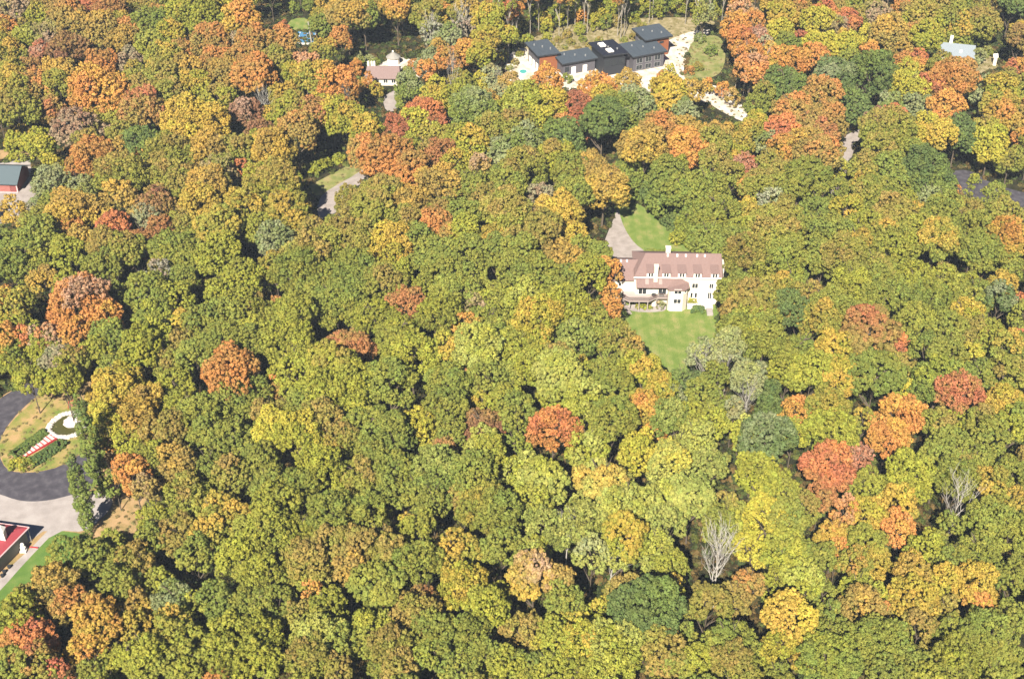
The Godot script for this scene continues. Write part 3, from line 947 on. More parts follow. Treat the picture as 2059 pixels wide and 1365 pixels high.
# ---------------------------------------------------------------- the garage with the blue grey roof, far left
func barn() -> void:
	var p: Vector3 = Vector3(-130.7, 0, -307.29)
	var o := thing("red_garage", "red walled garage with blue grey roof and pale doors by a concrete apron", "garage", p, deg_to_rad(-3))
	var st := mb()
	bx(st, Vector3(-16, 0, -9.3), Vector3(-0.3, 2.75, -0.5))
	hexa(st, [Vector3(-0.6, 2.75, -9.3), Vector3(-0.3, 2.75, -9.3), Vector3(-0.3, 2.75, -0.5), Vector3(-0.6, 2.75, -0.5)],
		[Vector3(-0.6, 5.2, -5.0), Vector3(-0.3, 5.2, -5.0), Vector3(-0.3, 5.2, -4.8), Vector3(-0.6, 5.2, -4.8)])
	part("wall", done(st), mats["barn_red"], o)
	st = mb()
	slab(st, [Vector3(-16.4, 2.75, 0.3), Vector3(0.2, 2.75, 0.3), Vector3(0.2, 5.4, -4.9), Vector3(-16.4, 5.4, -4.9)], 0.2)
	slab(st, [Vector3(-16.4, 2.75, -10.1), Vector3(0.2, 2.75, -10.1), Vector3(0.2, 5.4, -4.9), Vector3(-16.4, 5.4, -4.9)], 0.2)
	part("roof", done(st), mats["barn_roof"], o)
	for x in [-3.9, -8.2, -12.5]:
		st = mb()
		bx(st, Vector3(x - 1.6, 0.05, -0.5), Vector3(x + 1.6, 2.1, -0.42))
		var d := part("garage_door", done(st), mats["barn_door"], o)
		st = mb()
		for k in 4:
			bx(st, Vector3(x - 1.6, 0.05 + k * 0.52, -0.42), Vector3(x + 1.6, 0.09 + k * 0.52, -0.40))
		part("door_rail", done(st), mats["barn_red"], d)
	st = mb()
	bx(st, Vector3(-0.62, 0, -0.5), Vector3(-0.28, 2.6, -0.36))
	bx(st, Vector3(-16, 0, -0.36), Vector3(-0.3, 0.1, 0.1))
	part("trim", done(st), mats["pink_trim"], o)
	open_zones.append(PackedVector2Array([Vector2(-159.43, -331), Vector2(-132.95, -327.62), Vector2(-126.27, -304.24), Vector2(-149.48, -301.73)]))

# ---------------------------------------------------------------- the house with the brown roof and the round white pavilion
func brown_house() -> void:
	var p: Vector3 = Vector3(-41.39, 0, -370.05)
	var o := thing("brown_roof_house", "low white house with mauve brown roof and white chimneys among orange trees", "house", p, deg_to_rad(-1))
	var st := mb()
	bx(st, Vector3(-2.6, 0, -8.0), Vector3(7.2, 2.6, -0.4))
	part("wall", done(st), mats["white_wall"], o)
	st = mb()
	slab(st, [Vector3(-3.2, 2.6, 0.2), Vector3(7.7, 2.6, 0.2), Vector3(7.2, 4.6, -4.2), Vector3(-2.6, 4.6, -4.2)], 0.2)
	slab(st, [Vector3(-3.2, 2.6, -8.6), Vector3(7.7, 2.6, -8.6), Vector3(7.2, 4.6, -4.2), Vector3(-2.6, 4.6, -4.2)], 0.2)
	part("roof", done(st), mats["brown_shingles"], o)
	for x in [-2.2, -1.2, -0.4]:
		st = mb()
		bx(st, Vector3(x - 0.25, 3.6, -4.9), Vector3(x + 0.25, 5.9, -4.4))
		part("chimney", done(st), mats["white_trim"], o)
	for x in [0.6, 3.2, 5.6]:
		window(o, Vector3(x, 0.9, -0.4), 0.0, 1.2, 1.1, mats["white_trim"])
	open_zones.append(PackedVector2Array([Vector2(-48.95, -388.34), Vector2(-39.89, -391.94), Vector2(-32.56, -392.66), Vector2(-31.07, -368.39), Vector2(-45.15, -368.39)]))
	# pavilion
	var q: Vector3 = Vector3(-36.92, 0, -385.49)
	var g := thing("pavilion", "small round white pavilion with a pale conical roof behind the brown roofed house", "pavilion", q)
	st = mb()
	var low := []
	var high := []
	var eave := []
	for k in 10:
		var d := Vector3(cos(TAU * k / 10), 0, sin(TAU * k / 10))
		low.append(d * 1.9)
		high.append(d * 1.9 + Vector3.UP * 2.4)
		eave.append(d * 2.3 + Vector3.UP * 2.4)
	hexa(st, low, high)
	part("wall", done(st), mats["white_trim"], g)
	st = mb()
	var tip := []
	for k in 10:
		tip.append(eave[k] * 0.12 + Vector3.UP * 3.6)
	hexa(st, eave, tip)
	var rf := part("roof", done(st), mats["stone_grey"], g)
	st = mb()
	ball(st, Vector3(0, 4.15, 0), Vector3.ONE * 0.3)
	part("finial", done(st), mats["white_trim"], rf)

func grey_house() -> void:
	var p: Vector3 = Vector3(132.91, 0, -385.49)
	var o := thing("grey_roof_house", "house with pale blue grey roof half hidden by trees, upper right", "house", p, deg_to_rad(-14))
	var st := mb()
	bx(st, Vector3(0.4, 0, -8.0), Vector3(9.8, 3.0, -0.5))
	hexa(st, [Vector3(9.5, 3.0, -8.0), Vector3(9.8, 3.0, -8.0), Vector3(9.8, 3.0, -0.5), Vector3(9.5, 3.0, -0.5)],
		[Vector3(9.5, 5.1, -4.3), Vector3(9.8, 5.1, -4.3), Vector3(9.8, 5.1, -4.1), Vector3(9.5, 5.1, -4.1)])
	part("wall", done(st), mats["white_wall"], o)
	st = mb()
	slab(st, [Vector3(-0.2, 3.0, 0.1), Vector3(10.3, 3.0, 0.1), Vector3(10.3, 5.4, -4.2), Vector3(-0.2, 5.4, -4.2)], 0.2)
	slab(st, [Vector3(-0.2, 3.0, -8.5), Vector3(10.3, 3.0, -8.5), Vector3(10.3, 5.4, -4.2), Vector3(-0.2, 5.4, -4.2)], 0.2)
	var rf := part("roof", done(st), mats["pale_roof"], o)
	st = mb()
	bx(st, Vector3(5.6, 3.8, -1.7), Vector3(6.3, 4.6, -1.1))
	part("roof_vent", done(st), mats["white_trim"], rf)
	st = mb()
	bx(st, Vector3(2.4, 3.6, -6.0), Vector3(3.3, 7.2, -5.2))
	part("chimney", done(st), mats["white_trim"], o)
	window(o, Vector3(9.8, 1.0, -2.4), PI / 2, 1.2, 1.2, mats["white_trim"])
	open_zones.append(PackedVector2Array([Vector2(132.63, -395.58), Vector2(148.21, -394.85), Vector2(144.24, -380.59), Vector2(130.79, -381.98)]))
	q_shed(Vector3(149.84, 0, -384.08))

func q_shed(p: Vector3) -> void:
	var o := thing("white_shed", "narrow white shed at the right of the pale grey roofed house", "shed", p, deg_to_rad(-14))
	var st := mb()
	bx(st, Vector3(-0.5, 0, -2.4), Vector3(0.5, 2.7, 0))
	part("wall", done(st), mats["white_wall"], o)
	st = mb()
	slab(st, [Vector3(-0.7, 2.75, 0.2), Vector3(0.7, 3.0, 0.2), Vector3(0.7, 3.0, -2.6), Vector3(-0.7, 2.75, -2.6)], 0.1)
	part("roof", done(st), mats["white_trim"], o)

# ---------------------------------------------------------------- the pond garden inside the ring drive
func estate_garden() -> void:
	var st := mb()
	var isle := smooth_poly(PackedVector2Array([Vector2(-100.74, -223.07), Vector2(-97.42, -221.06), Vector2(-93.3, -220.73), Vector2(-89.6, -222.06), Vector2(-84.75, -213.89), Vector2(-84.16, -207.61), Vector2(-88, -204.25), Vector2(-90.8, -200.37), Vector2(-95.35, -198.75), Vector2(-99.33, -198.75), Vector2(-101.97, -199.93), Vector2(-103.82, -203.35), Vector2(-105.53, -207.3), Vector2(-105.41, -211.67), Vector2(-103.91, -217.11)]), 2)
	prism(st, isle, 0.0, 0.12)
	struct("garden_island", done(st), mats["island_grass"])
	var c: Vector3 = Vector3(-92.68, 0, -212.77)
	var o := thing("stone_pond", "pond of dark green water with rough white stone rim and mound", "pond", c)
	rng.seed = 5
	var rim := mb()
	for k in 30:
		var a := TAU * k / 30
		var d := Vector3(cos(a) * 3.7 * (1.0 + 0.06 * sin(a * 3.0)), 0.32, sin(a) * 3.9)
		var b := mb()
		var sz := Vector3(rng.randf_range(0.62, 0.85), rng.randf_range(0.3, 0.5), rng.randf_range(0.62, 0.85))
		ball(b, d, sz, 0.1, 5, 7)
		part("rim_stone", done(b), mats["stone_white"], o)
	st = mb()
	var loop := PackedVector2Array()
	for k in 28:
		loop.append(Vector2(cos(TAU * k / 28) * 3.55, sin(TAU * k / 28) * 3.75))
	prism(st, loop, 0.13, 0.26)
	part("water", done(st), mats["pond_water"], o)
	st = mb()
	ball(st, Vector3(1.0, 0.3, -0.8), Vector3(2.2, 1.0, 1.9), 0.14, 7, 11)
	ball(st, Vector3(1.3, 1.0, -0.9), Vector3(0.9, 0.9, 0.8), 0.16, 6, 9)
	ball(st, Vector3(0.2, 0.35, -1.9), Vector3(1.0, 0.6, 0.8), 0.16, 6, 9)
	part("mound", done(st), mats["stone_white"], o)
	st = mb()
	ball(st, Vector3(1.3, 2.0, -0.9), Vector3(0.55, 0.22, 0.55), 0.05, 6, 10)
	tube(st, Vector3(1.3, 1.6, -0.9), Vector3(1.3, 2.6, -0.9), 0.16, 0.08, 7)
	ball(st, Vector3(1.3, 2.7, -0.9), Vector3(0.22, 0.26, 0.22), 0.05, 6, 8)
	part("fountain_bowl", done(st), mats["stone_grey"], o)
	# garden steps of white slabs with red risers, from the pond down to the drive
	var top: Vector3 = Vector3(-94.8, 0, -209.16)
	var end: Vector3 = Vector3(-99.99, 0, -203.05)
	var w := thing("garden_steps", "flight of white steps with red edges between two hedges below the pond", "steps", Vector3(end.x, 0, end.z))
	var run := Vector3(top.x - end.x, 0, top.z - end.z)
	var dir := run.normalized()
	var side := Vector3(-dir.z, 0, dir.x)
	var n := 9
	for k in n:
		var a := dir * (run.length() * k / n)
		var b := dir * (run.length() * (k + 0.72) / n)
		var e := dir * (run.length() * (k + 1.0) / n)
		var wide := 0.75 + 0.05 * k
		var y := 0.16 + 0.05 * k
		st = mb()
		hexa(st, [a - side * wide, b - side * wide, b + side * wide, a + side * wide],
			[a - side * wide + Vector3.UP * y, b - side * wide + Vector3.UP * y, b + side * wide + Vector3.UP * y, a + side * wide + Vector3.UP * y])
		part("step", done(st), mats["stone_white"], w)
		st = mb()
		hexa(st, [b - side * wide, e - side * wide, e + side * wide, b + side * wide],
			[b - side * wide + Vector3.UP * (y + 0.04), e - side * wide + Vector3.UP * (y + 0.04), e + side * wide + Vector3.UP * (y + 0.04), b + side * wide + Vector3.UP * (y + 0.04)])
		part("riser", done(st), mats["red_paint"], w)
	for g in [-1.0, 1.0]:
		st = mb()
		hexa(st, [side * g * 0.86, dir * run.length() + side * g * 1.28, dir * run.length() + side * g * 1.46, side * g * 1.04],
			[side * g * 0.86 + Vector3.UP * 0.3, dir * run.length() + side * g * 1.28 + Vector3.UP * 0.75, dir * run.length() + side * g * 1.46 + Vector3.UP * 0.75, side * g * 1.04 + Vector3.UP * 0.3])
		part("border", done(st), mats["red_paint"], w)

# clipped hedge: a row of leaf clumps along a line
func hedge(label: String, from: Vector3, to: Vector3, wide: float, tall: float, code: String) -> void:
	var o := thing("hedge", label, "hedge", Vector3(from.x, 0, from.z), 0.0, "hedges and clipped bushes")
	rng.seed = int(absf(from.x) * 71 + absf(to.z) * 37)
	var run := Vector3(to.x - from.x, 0, to.z - from.z)
	var side := Vector3(-run.z, 0, run.x).normalized()
	var n := int(run.length() * (wide + 2.0 * tall) * 5.0)
	var places: Array[Transform3D] = []
	var tints := PackedColorArray()
	for k in n:
		var along := rng.randf()
		var a := rng.randf() * PI
		var off := side * cos(a) * wide * 0.5
		var up := (side * cos(a) + Vector3.UP * (sin(a) + 0.3)).normalized()
		var p := run * along + off + Vector3.UP * (0.15 + sin(a) * tall * 0.85) + Vector3(rng.randfn(), 0, rng.randfn()) * 0.08
		var x := up.cross(Vector3(rng.randfn(), rng.randfn(), rng.randfn())).normalized() * 0.34
		var z := x.cross(up)
		var c := rgb(code[0]).lerp(rgb(code[1]), rng.randf() * 0.7) * rng.randf_range(0.8, 1.2)
		places.append(Transform3D(Basis(x, up * 0.34, z), p))
		tints.append(Color(c.x, c.y, c.z))
	piece("foliage", crown_mesh([places, tints], clump_meshes[0]), leaf_mat, o)

func small_things() -> void:
	# blue games court with white lines, and its leaning pole
	var a: Vector3 = Vector3(-69.72, 0, -408.38)
	var o := thing("sports_court", "small blue games court with white lines among trees, top of the photo", "court", a)
	var st := mb()
	bx(st, Vector3(0, 0.01, -1), Vector3(6.5, 0.06, 8.5))
	part("surface", done(st), mats["court_blue"], o)
	st = mb()
	for x in [0.7, 3.2, 5.8]:
		bx(st, Vector3(x, 0.06, -0.6), Vector3(x + 0.14, 0.075, 8.1))
	bx(st, Vector3(0.84, 0.06, 3.6), Vector3(3.2, 0.075, 3.74))
	bx(st, Vector3(3.34, 0.06, 3.6), Vector3(5.8, 0.075, 3.74))
	part("court_lines", done(st), mats["white_trim"], o)
	st = mb()
	bx(st, Vector3(-0.5, 0, 8.6), Vector3(7.2, 0.5, 9.0))
	part("kerb_wall", done(st), mats["stone_white"], o)
	var b: Vector3 = Vector3(-63.07, 0, -394.48)
	var p := thing("utility_pole", "pale slender pole leaning beside the blue games court", "pole", b)
	st = mb()
	tube(st, Vector3.ZERO, Vector3(-0.7, 10.0, 0), 0.22, 0.15, 8)
	part("shaft", done(st), mats["white_bark"], p)
	st = mb()
	bx(st, Vector3(-1.5, 9.1, -0.07), Vector3(0.2, 9.25, 0.07))
	part("crossarm", done(st), mats["dark_fascia"], p)
	# paddling pool by the garage doors of the dark house
	var q: Vector3 = Vector3(3.44, 0, -379.2)
	var w := thing("paddling_pool", "small round teal pool on the sand left of the dark house", "pool", q)
	st = mb()
	var low := []
	var high := []
	for k in 14:
		var d := Vector3(cos(TAU * k / 14) * 1.2, 0, sin(TAU * k / 14) * 1.5)
		low.append(d)
		high.append(d * 1.03 + Vector3.UP * 0.4)
	hexa(st, low, high)
	part("wall", done(st), mats["white_trim"], w)
	st = mb()
	var l2 := []
	var h2 := []
	for d in high:
		l2.append(d * 0.9 + Vector3(0, -0.1, 0) )
		h2.append(Vector3(d.x * 0.9, 0.43, d.z * 0.9))
	hexa(st, l2, h2)
	part("water", done(st), mats["teal_pool"], w)
	# a red bench frame and a white statue by the ring drive
	var e: Vector3 = Vector3(-93.08, 0, -219.08)
	var f := thing("swing_frame", "small dark red garden frame on the dry grass behind the pond", "garden frame", e, 0.4)
	st = mb()
	for x in [-0.8, 0.8]:
		tube(st, Vector3(x - 0.5, 0.1, 0.4), Vector3(x, 1.7, 0), 0.06, 0.06, 5)
		tube(st, Vector3(x + 0.5, 0.1, -0.4), Vector3(x, 1.7, 0), 0.06, 0.06, 5)
	tube(st, Vector3(-0.9, 1.7, 0), Vector3(0.9, 1.7, 0), 0.06, 0.06, 5)
	part("frame", done(st), mats["red_paint"], f)
	st = mb()
	bx(st, Vector3(-0.6, 0.5, -0.2), Vector3(0.6, 0.58, 0.2))
	part("seat", done(st), mats["barn_door"], f)
	var g: Vector3 = Vector3(-82.95, 0, -191.45)
	var s1 := thing("stone_urn", "white stone urn on a pedestal beneath the tall narrow trees", "urn", g)
	st = mb()
	bx(st, Vector3(-0.45, 0, -0.45), Vector3(0.45, 0.7, 0.45))
	part("pedestal", done(st), mats["stone_white"], s1)
	st = mb()
	ball(st, Vector3(0, 1.2, 0), Vector3(0.6, 0.55, 0.6), 0.02, 7, 10)
	part("bowl", done(st), mats["stone_white"], s1)
	var h: Vector3 = Vector3(-91.51, 0, -176.99)
	var s2 := thing("white_statue", "white figure shaped garden statue against the wall of the red roofed building", "statue", h)
	st = mb()
	bx(st, Vector3(-0.6, 0, -0.6), Vector3(0.6, 0.4, 0.6))
	part("plinth", done(st), mats["stone_white"], s2)
	st = mb()
	ball(st, Vector3(0, 0.95, 0), Vector3(0.55, 0.6, 0.5), 0.06, 7, 10)
	ball(st, Vector3(0.05, 1.75, 0.05), Vector3(0.38, 0.4, 0.36), 0.05, 7, 10)
	part("figure", done(st), mats["white_trim"], s2)
	var i: Vector3 = Vector3(-89.87, 0, -177.76)
	var s3 := thing("red_barrier", "low red bar lying across the pale concrete path", "barrier", i, deg_to_rad(-8))
	st = mb()
	bx(st, Vector3(-0.8, 0.14, -0.09), Vector3(0.9, 0.3, 0.09))
	part("bar", done(st), mats["red_paint"], s3)
	st = mb()
	for x in [-0.6, 0.6]:
		bx(st, Vector3(x - 0.1, 0.012, -0.15), Vector3(x + 0.1, 0.14, 0.15))
	part("foot", done(st), mats["stone_grey"], s3)
	for k in 3:
		var pots := [Vector3(-92.93, 0, -172.7), Vector3(-93.47, 0, -171.46), Vector3(-93.54, 0, -170.48)]
		var names := ["dark planter at the wall, nearest the white statue", "dark planter at the wall, middle of three", "dark planter at the wall, farthest from the white statue"]
		var pt := thing("planter", names[k], "planter", pots[k], 0.0, "planters along the red roofed building")
		st = mb()
		var lo := []
		var hi := []
		for j in 10:
			var d := Vector3(cos(TAU * j / 10), 0, sin(TAU * j / 10))
			lo.append(d * 0.25)
			hi.append(d * 0.36 + Vector3.UP * 0.6)
		hexa(st, lo, hi)
		part("pot", done(st), mats["dark_fascia"], pt)
	# deck furniture
	var base := Vector3(28.76, 3.15, -256.5)
	var tb := thing("deck_table", "round dark table on the deck of the white house", "table", base + Vector3(4.2, 0, 1.5))
	st = mb()
	lo_hi_disc(st, 0.6, 0.68, 0.74)
	part("top", done(st), mats["dark_fascia"], tb)
	st = mb()
	tube(st, Vector3.ZERO, Vector3(0, 0.7, 0), 0.09, 0.07, 6)
	part("leg", done(st), mats["dark_fascia"], tb)
	var gl := thing("barbecue_grill", "dark barbecue grill on the deck beside the round table", "grill", base + Vector3(6.0, 0, 1.1))
	st = mb()
	bx(st, Vector3(-0.5, 0.0, -0.3), Vector3(0.5, 0.8, 0.3))
	part("cabinet", done(st), mats["metal_grey"], gl)
	st = mb()
	ball(st, Vector3(0, 0.85, 0), Vector3(0.5, 0.32, 0.32), 0.0, 8, 12)
	part("lid", done(st), mats["dark_fascia"], gl)

func lo_hi_disc(st: SurfaceTool, r: float, y0: float, y1: float) -> void:
	var lo := []
	var hi := []
	for j in 14:
		var d := Vector3(cos(TAU * j / 14), 0, sin(TAU * j / 14)) * r
		lo.append(d + Vector3.UP * y0)
		hi.append(d + Vector3.UP * y1)
	hexa(st, lo, hi)

# ---------------------------------------------------------------- trees that stand out
func special_trees() -> void:
	bare(35.12, -163.05, 17, 0, "bare white tree, left stem of the leafless pair at the bottom right", 0, 1)
	bare(35.98, -162.81, 18, 1, "bare white tree, right stem of the leafless pair at the bottom right", -0.04, 1)
	bare(80.3, -176.48, 17.5, 2, "single bare white tree among green crowns at the lower right", 0, 1)
	bare(47.68, -209.16, 13, 3, "bare white tree at the shaded gap below the silvery birches", 0, 1)
	bare(40.73, -222.06, 13, 4, "bare pale tree inside the left silvery crown below the front lawn", 0.05, 1)
	bare(43.51, -219.57, 12.5, 0, "bare pale tree inside the right silvery crown below the front lawn", 0, 1)
	bare(-69.09, -337.33, 14, 1, "bare pale tree beside the dark maroon red tree, upper left", 0, 1)
	bare(-17.71, -346.85, 20, 2, "tall slender leafless tree right of the brown roofed house", 0.04, 0.5)
	bare(-3.99, -352.99, 13, 3, "thin leafless tree in front of the sandy clearing", 0, 0.6)
	bare(59.86, -406.84, 22, 4, "tall leafless tree at the top of the track behind the dark house", 0, 0.8)
	bare(10.03, -171.71, 13, 1, "leafless pale branches showing behind the tan orange tree", 0, 1)
	bare(16.74, -165.64, 12, 2, "leafless pale trunk between the tan orange tree and the big round deep green tree", 0.1, 1)
	bare(-47.13, -345.64, 13, 3, "leafless pale tree at the edge of the woodland lane", -0.1, 0.8)
	bare(-24.97, -384.79, 15, 0, "greyish leafless tree left of the sandy clearing", 0.05, 1.1)
	bare(-15.51, -389.05, 16, 1, "greyish leafless tree with spreading top near the sandy clearing", -0.1, 1.1)
	t(-80.16, -191.17, 2.1, "GD", "tall narrow green tree, taller of the two by the ring drive", "column", 23)
	t(-80.27, -181.93, 1.9, "GD", "tall narrow green tree at the corner of the concrete plaza", "column", 19)
	t(40.66, -223.4, 3.6, "SL", "wispy pale grey green tree below the front lawn, left of three", "", 15.5)
	t(45.39, -222.73, 3.5, "SL", "wispy pale grey green tree below the front lawn, middle of three", "", 16)
	t(48.51, -215.17, 4, "SL", "wispy pale grey green tree below the front lawn, right of three", "", 16)
	t(37.47, -218.42, 3, "DS", "low sage green tree at the lower right corner of the front lawn", "", 11)
	t(44.99, -273.7, 1.4, "GD", "leftmost of the three slim cypresses behind the white house", "column", 8.5)
	t(47.66, -273.7, 1.4, "GD", "middle of the three slim cypresses behind the white house", "column", 8.5)
	t(49.86, -273.7, 1.4, "GD", "rightmost of the three slim cypresses behind the white house", "column", 8.5)
	t(-106.35, -227.32, 4.2, "YG", "yellow green tree over the top of the ring drive, left one", "", 10)
	t(-100.55, -229.4, 4.2, "YG", "yellow green tree over the top of the ring drive, middle one", "", 11)
	t(-94.07, -222.06, 3.8, "YU", "low yellow green tree overhanging the dry grass behind the pond", "", 9.5)
	t(-110.83, -233.27, 4.4, "AY", "amber and green tree above the ring drive at the left edge", "", 12)
	t(-4.81, -395.58, 2.39, "YG", "tall pale trunk with yellow green top, first from the left behind the dark house", "pole", 17.62)
	t(1.5, -397.43, 2.52, "TA", "tall pale trunk with orange top, second from the left behind the dark house", "pole", 17.93)
	t(-1.02, -391.21, 2.25, "YG", "tall pale trunk with yellow green top, third from the left behind the dark house", "pole", 19.41)
	t(5.84, -403.04, 2.93, "TY", "tall pale trunk with orange top, fourth from the left behind the dark house", "pole", 21.8)
	t(8.67, -409.92, 2.81, "YA", "tall pale trunk with yellow green top, fifth from the left behind the dark house", "pole", 18.33)
	t(15.14, -403.79, 2.63, "TR", "tall pale trunk with orange top, sixth from the left behind the dark house", "pole", 18.66)
	t(17.97, -406.84, 2.34, "AY", "tall pale trunk with amber top, seventh from the left behind the dark house", "pole", 17.64)
	t(20.59, -412.26, 2.37, "YG", "tall pale trunk with yellow green top, eighth from the left behind the dark house", "pole", 22.56)
	t(23.32, -407.61, 2.86, "AY", "tall pale trunk with amber top, ninth from the left behind the dark house", "pole", 21.84)
	t(24.48, -408.38, 2.84, "YG", "tall pale trunk with yellow green top, tenth from the left behind the dark house", "pole", 18.16)
	t(27.41, -418.58, 2.45, "YU", "tall pale trunk with yellow green top, eleventh from the left behind the dark house", "pole", 20.76)
	t(31.42, -422.6, 2.79, "YG", "tall pale trunk with yellow green top, twelfth from the left behind the dark house", "pole", 22.13)
	t(34.19, -406.07, 2.9, "TR", "tall pale trunk with orange top, thirteenth from the left behind the dark house", "pole", 17.52)
	t(35.06, -404.55, 2.68, "TA", "tall pale trunk with orange top, fourteenth from the left behind the dark house", "pole", 21.03)
	t(36.28, -406.07, 2.6, "AT", "tall pale trunk with amber top, fifteenth from the left behind the dark house", "pole", 18.07)
	t(37.4, -410.7, 2.58, "YA", "tall pale trunk with yellow green top, sixteenth from the left behind the dark house", "pole", 17.54)
	t(42.01, -420.18, 2.95, "OY", "tall pale trunk with olive top, seventeenth from the left behind the dark house", "pole", 22.19)
	t(45.15, -416.19, 2.64, "YG", "tall pale trunk with yellow green top, eighteenth from the left behind the dark house", "pole", 18.8)
	t(46.5, -418.58, 2.93, "YG", "tall pale trunk with yellow green top, nineteenth from the left behind the dark house", "pole", 20.43)
	t(50.65, -422.6, 2.91, "OA", "tall pale trunk with olive top, twentieth from the left behind the dark house", "pole", 22.09)
	t(54.38, -423.42, 2.61, "TA", "tall pale trunk with orange top, twenty first from the left behind the dark house", "pole", 19.48)
	t(57.04, -415.4, 2.68, "YO", "tall pale trunk with yellow green top, twenty second from the left behind the dark house", "pole", 19.59)
	t(65.08, -416.98, 2.33, "OB", "tall pale trunk with olive top, twenty third from the left behind the dark house", "pole", 18.83)
	t(68.23, -410.7, 2.85, "TP", "tall pale trunk with orange top, twenty fourth from the left behind the dark house", "pole", 17.26)
	t(66.24, -362.5, 2.24, "TA", "tall pale trunk with orange top, first from the left beside the sandy track", "pole", 17)
	t(68.66, -361.86, 2.7, "TA", "tall pale trunk with orange top, second from the left beside the sandy track", "pole", 17)
	t(70.08, -359.29, 2.42, "TA", "tall pale trunk with orange top, third from the left beside the sandy track", "pole", 17)
	t(73.89, -361.21, 2.63, "AT", "tall pale trunk with orange top, fourth from the left beside the sandy track", "pole", 17)
	t(-99.21, -200.37, 1.9, "YU", "round yellow green bush at the foot of the garden steps, left one", "bush", 2)
	t(-97.72, -200.07, 1.7, "YG", "round yellow green bush at the foot of the garden steps, right one", "bush", 1.9)
	t(30.07, -255.31, 1, "YG", "low yellow green shrub in front of the deck", "bush", 0.9)
	t(31.45, -255.12, 1.1, "YG", "low yellow green shrub right of the other one before the deck", "bush", 0.9)
	t(41.68, -257.32, 1.2, "YU", "yellow green shrub on the terrace, left one", "bush", 1.9)
	t(42.82, -257.12, 1.2, "YU", "yellow green shrub on the terrace, right one", "bush", 1.8)
	t(34.65, -254.52, 0.9, "SB", "thin greyish shrub at the wall below the deck", "bush", 2.2)
	t(0.08, -410.7, 2.6, "YG", "yellow green tinged green sapling behind the dark house, first from left", "bush", 8)
	t(2.98, -406.84, 2.2, "YU", "yellow green tinged yellow sapling behind the dark house, second from left", "bush", 6)
	t(7.61, -415.4, 2.6, "YG", "yellow green tinged green sapling behind the dark house, third from left", "bush", 9)
	t(10.66, -412.26, 2, "AY", "amber tinged yellow green sapling behind the dark house, fourth from left", "bush", 6)
	t(13.48, -414.61, 2.4, "GY", "green tinged yellow green sapling behind the dark house, fifth from left", "bush", 8)
	t(16.4, -413.82, 2.2, "YU", "yellow green tinged yellow sapling behind the dark house, sixth from left", "bush", 6)
	t(19.78, -416.98, 2.6, "YG", "yellow green tinged green sapling behind the dark house, seventh from left", "bush", 9)
	t(22.63, -414.61, 2, "TA", "orange tinged amber sapling behind the dark house, eighth from left", "bush", 6)
	t(25.56, -417.78, 2.4, "YU", "yellow green tinged yellow sapling behind the dark house, ninth from left", "bush", 8)
	t(28.76, -416.19, 2.4, "UY", "yellow tinged yellow green sapling behind the dark house, tenth from left", "bush", 7)
	t(32.34, -418.58, 2.6, "YG", "yellow green tinged green sapling behind the dark house, eleventh from left", "bush", 9)
	t(33.6, -412.26, 1.8, "BO", "bronze tinged olive sapling behind the dark house, twelfth from left", "bush", 5)
	t(38.16, -416.98, 2.6, "YO", "yellow green tinged olive sapling behind the dark house, thirteenth from left", "bush", 9)
	t(40.12, -414.61, 2, "YG", "yellow green tinged green sapling behind the dark house, fourteenth from left", "bush", 5)
	t(43.99, -420.18, 2.4, "YU", "yellow green tinged yellow sapling behind the dark house, fifteenth from left", "bush", 8)
	t(47.56, -419.38, 2.4, "YG", "yellow green tinged green sapling behind the dark house, sixteenth from left", "bush", 8)
	t(51.48, -422.6, 2.6, "GY", "green tinged yellow green sapling behind the dark house, seventeenth from left", "bush", 9)
	t(54.97, -420.99, 2.2, "YG", "yellow green tinged green sapling behind the dark house, eighteenth from left", "bush", 7)
	t(58.77, -422.6, 2.6, "YU", "yellow green tinged yellow sapling behind the dark house, nineteenth from left", "bush", 8)
	t(62.48, -420.18, 2.4, "OB", "olive tinged bronze sapling behind the dark house, twentieth from left", "bush", 7)
	t(67.2, -420.99, 2.6, "OS", "olive tinged silvery sapling behind the dark house, twenty first from left", "bush", 9)
	t(12.46, -398.54, 1.2, "OB", "low olive and bronze shrub behind the dark house, fifth from the left", "bush", 1.3)
	t(14.76, -401.53, 1.4, "BO", "low bronze and olive shrub behind the dark house, seventh from the left", "bush", 1.5)
	t(16.67, -396.32, 1.1, "OS", "low olive and silvery shrub behind the dark house, eighth from the left", "bush", 1.2)
	t(18.86, -400.03, 1.5, "OB", "low olive and bronze shrub behind the dark house, ninth from the left", "bush", 1.7)
	t(20.91, -395.58, 1.2, "BS", "low bronze and silvery shrub behind the dark house, tenth from the left", "bush", 1.2)
	t(22.74, -401.53, 1.4, "OG", "low olive and green shrub behind the dark house, eleventh from the left", "bush", 1.8)
	t(24.48, -397.8, 1.2, "BO", "low bronze and olive shrub behind the dark house, twelfth from the left", "bush", 1.2)
	t(11.3, -403.79, 1.6, "YO", "low yellow green and olive shrub behind the dark house, fourth from the left", "bush", 2.2)
	t(28, -401.53, 1.3, "OB", "low olive and bronze shrub behind the dark house, thirteenth from the left", "bush", 1.4)
	t(36.14, -401.53, 1.3, "OS", "low olive and silvery shrub behind the dark house, fourteenth from the left", "bush", 1.5)
	t(38.86, -403.79, 1.4, "BO", "low bronze and olive shrub behind the dark house, fifteenth from the left", "bush", 1.6)
	t(40.71, -400.78, 1.2, "OG", "low olive and green shrub behind the dark house, sixteenth from the left", "bush", 1.2)
	t(-0.84, -381.28, 1.2, "OS", "low olive and silvery shrub left of the dark house, farthest left", "bush", 1.4)
	t(1.01, -385.49, 1.3, "BS", "low bronze and silvery shrub left of the dark house, second", "bush", 1.5)
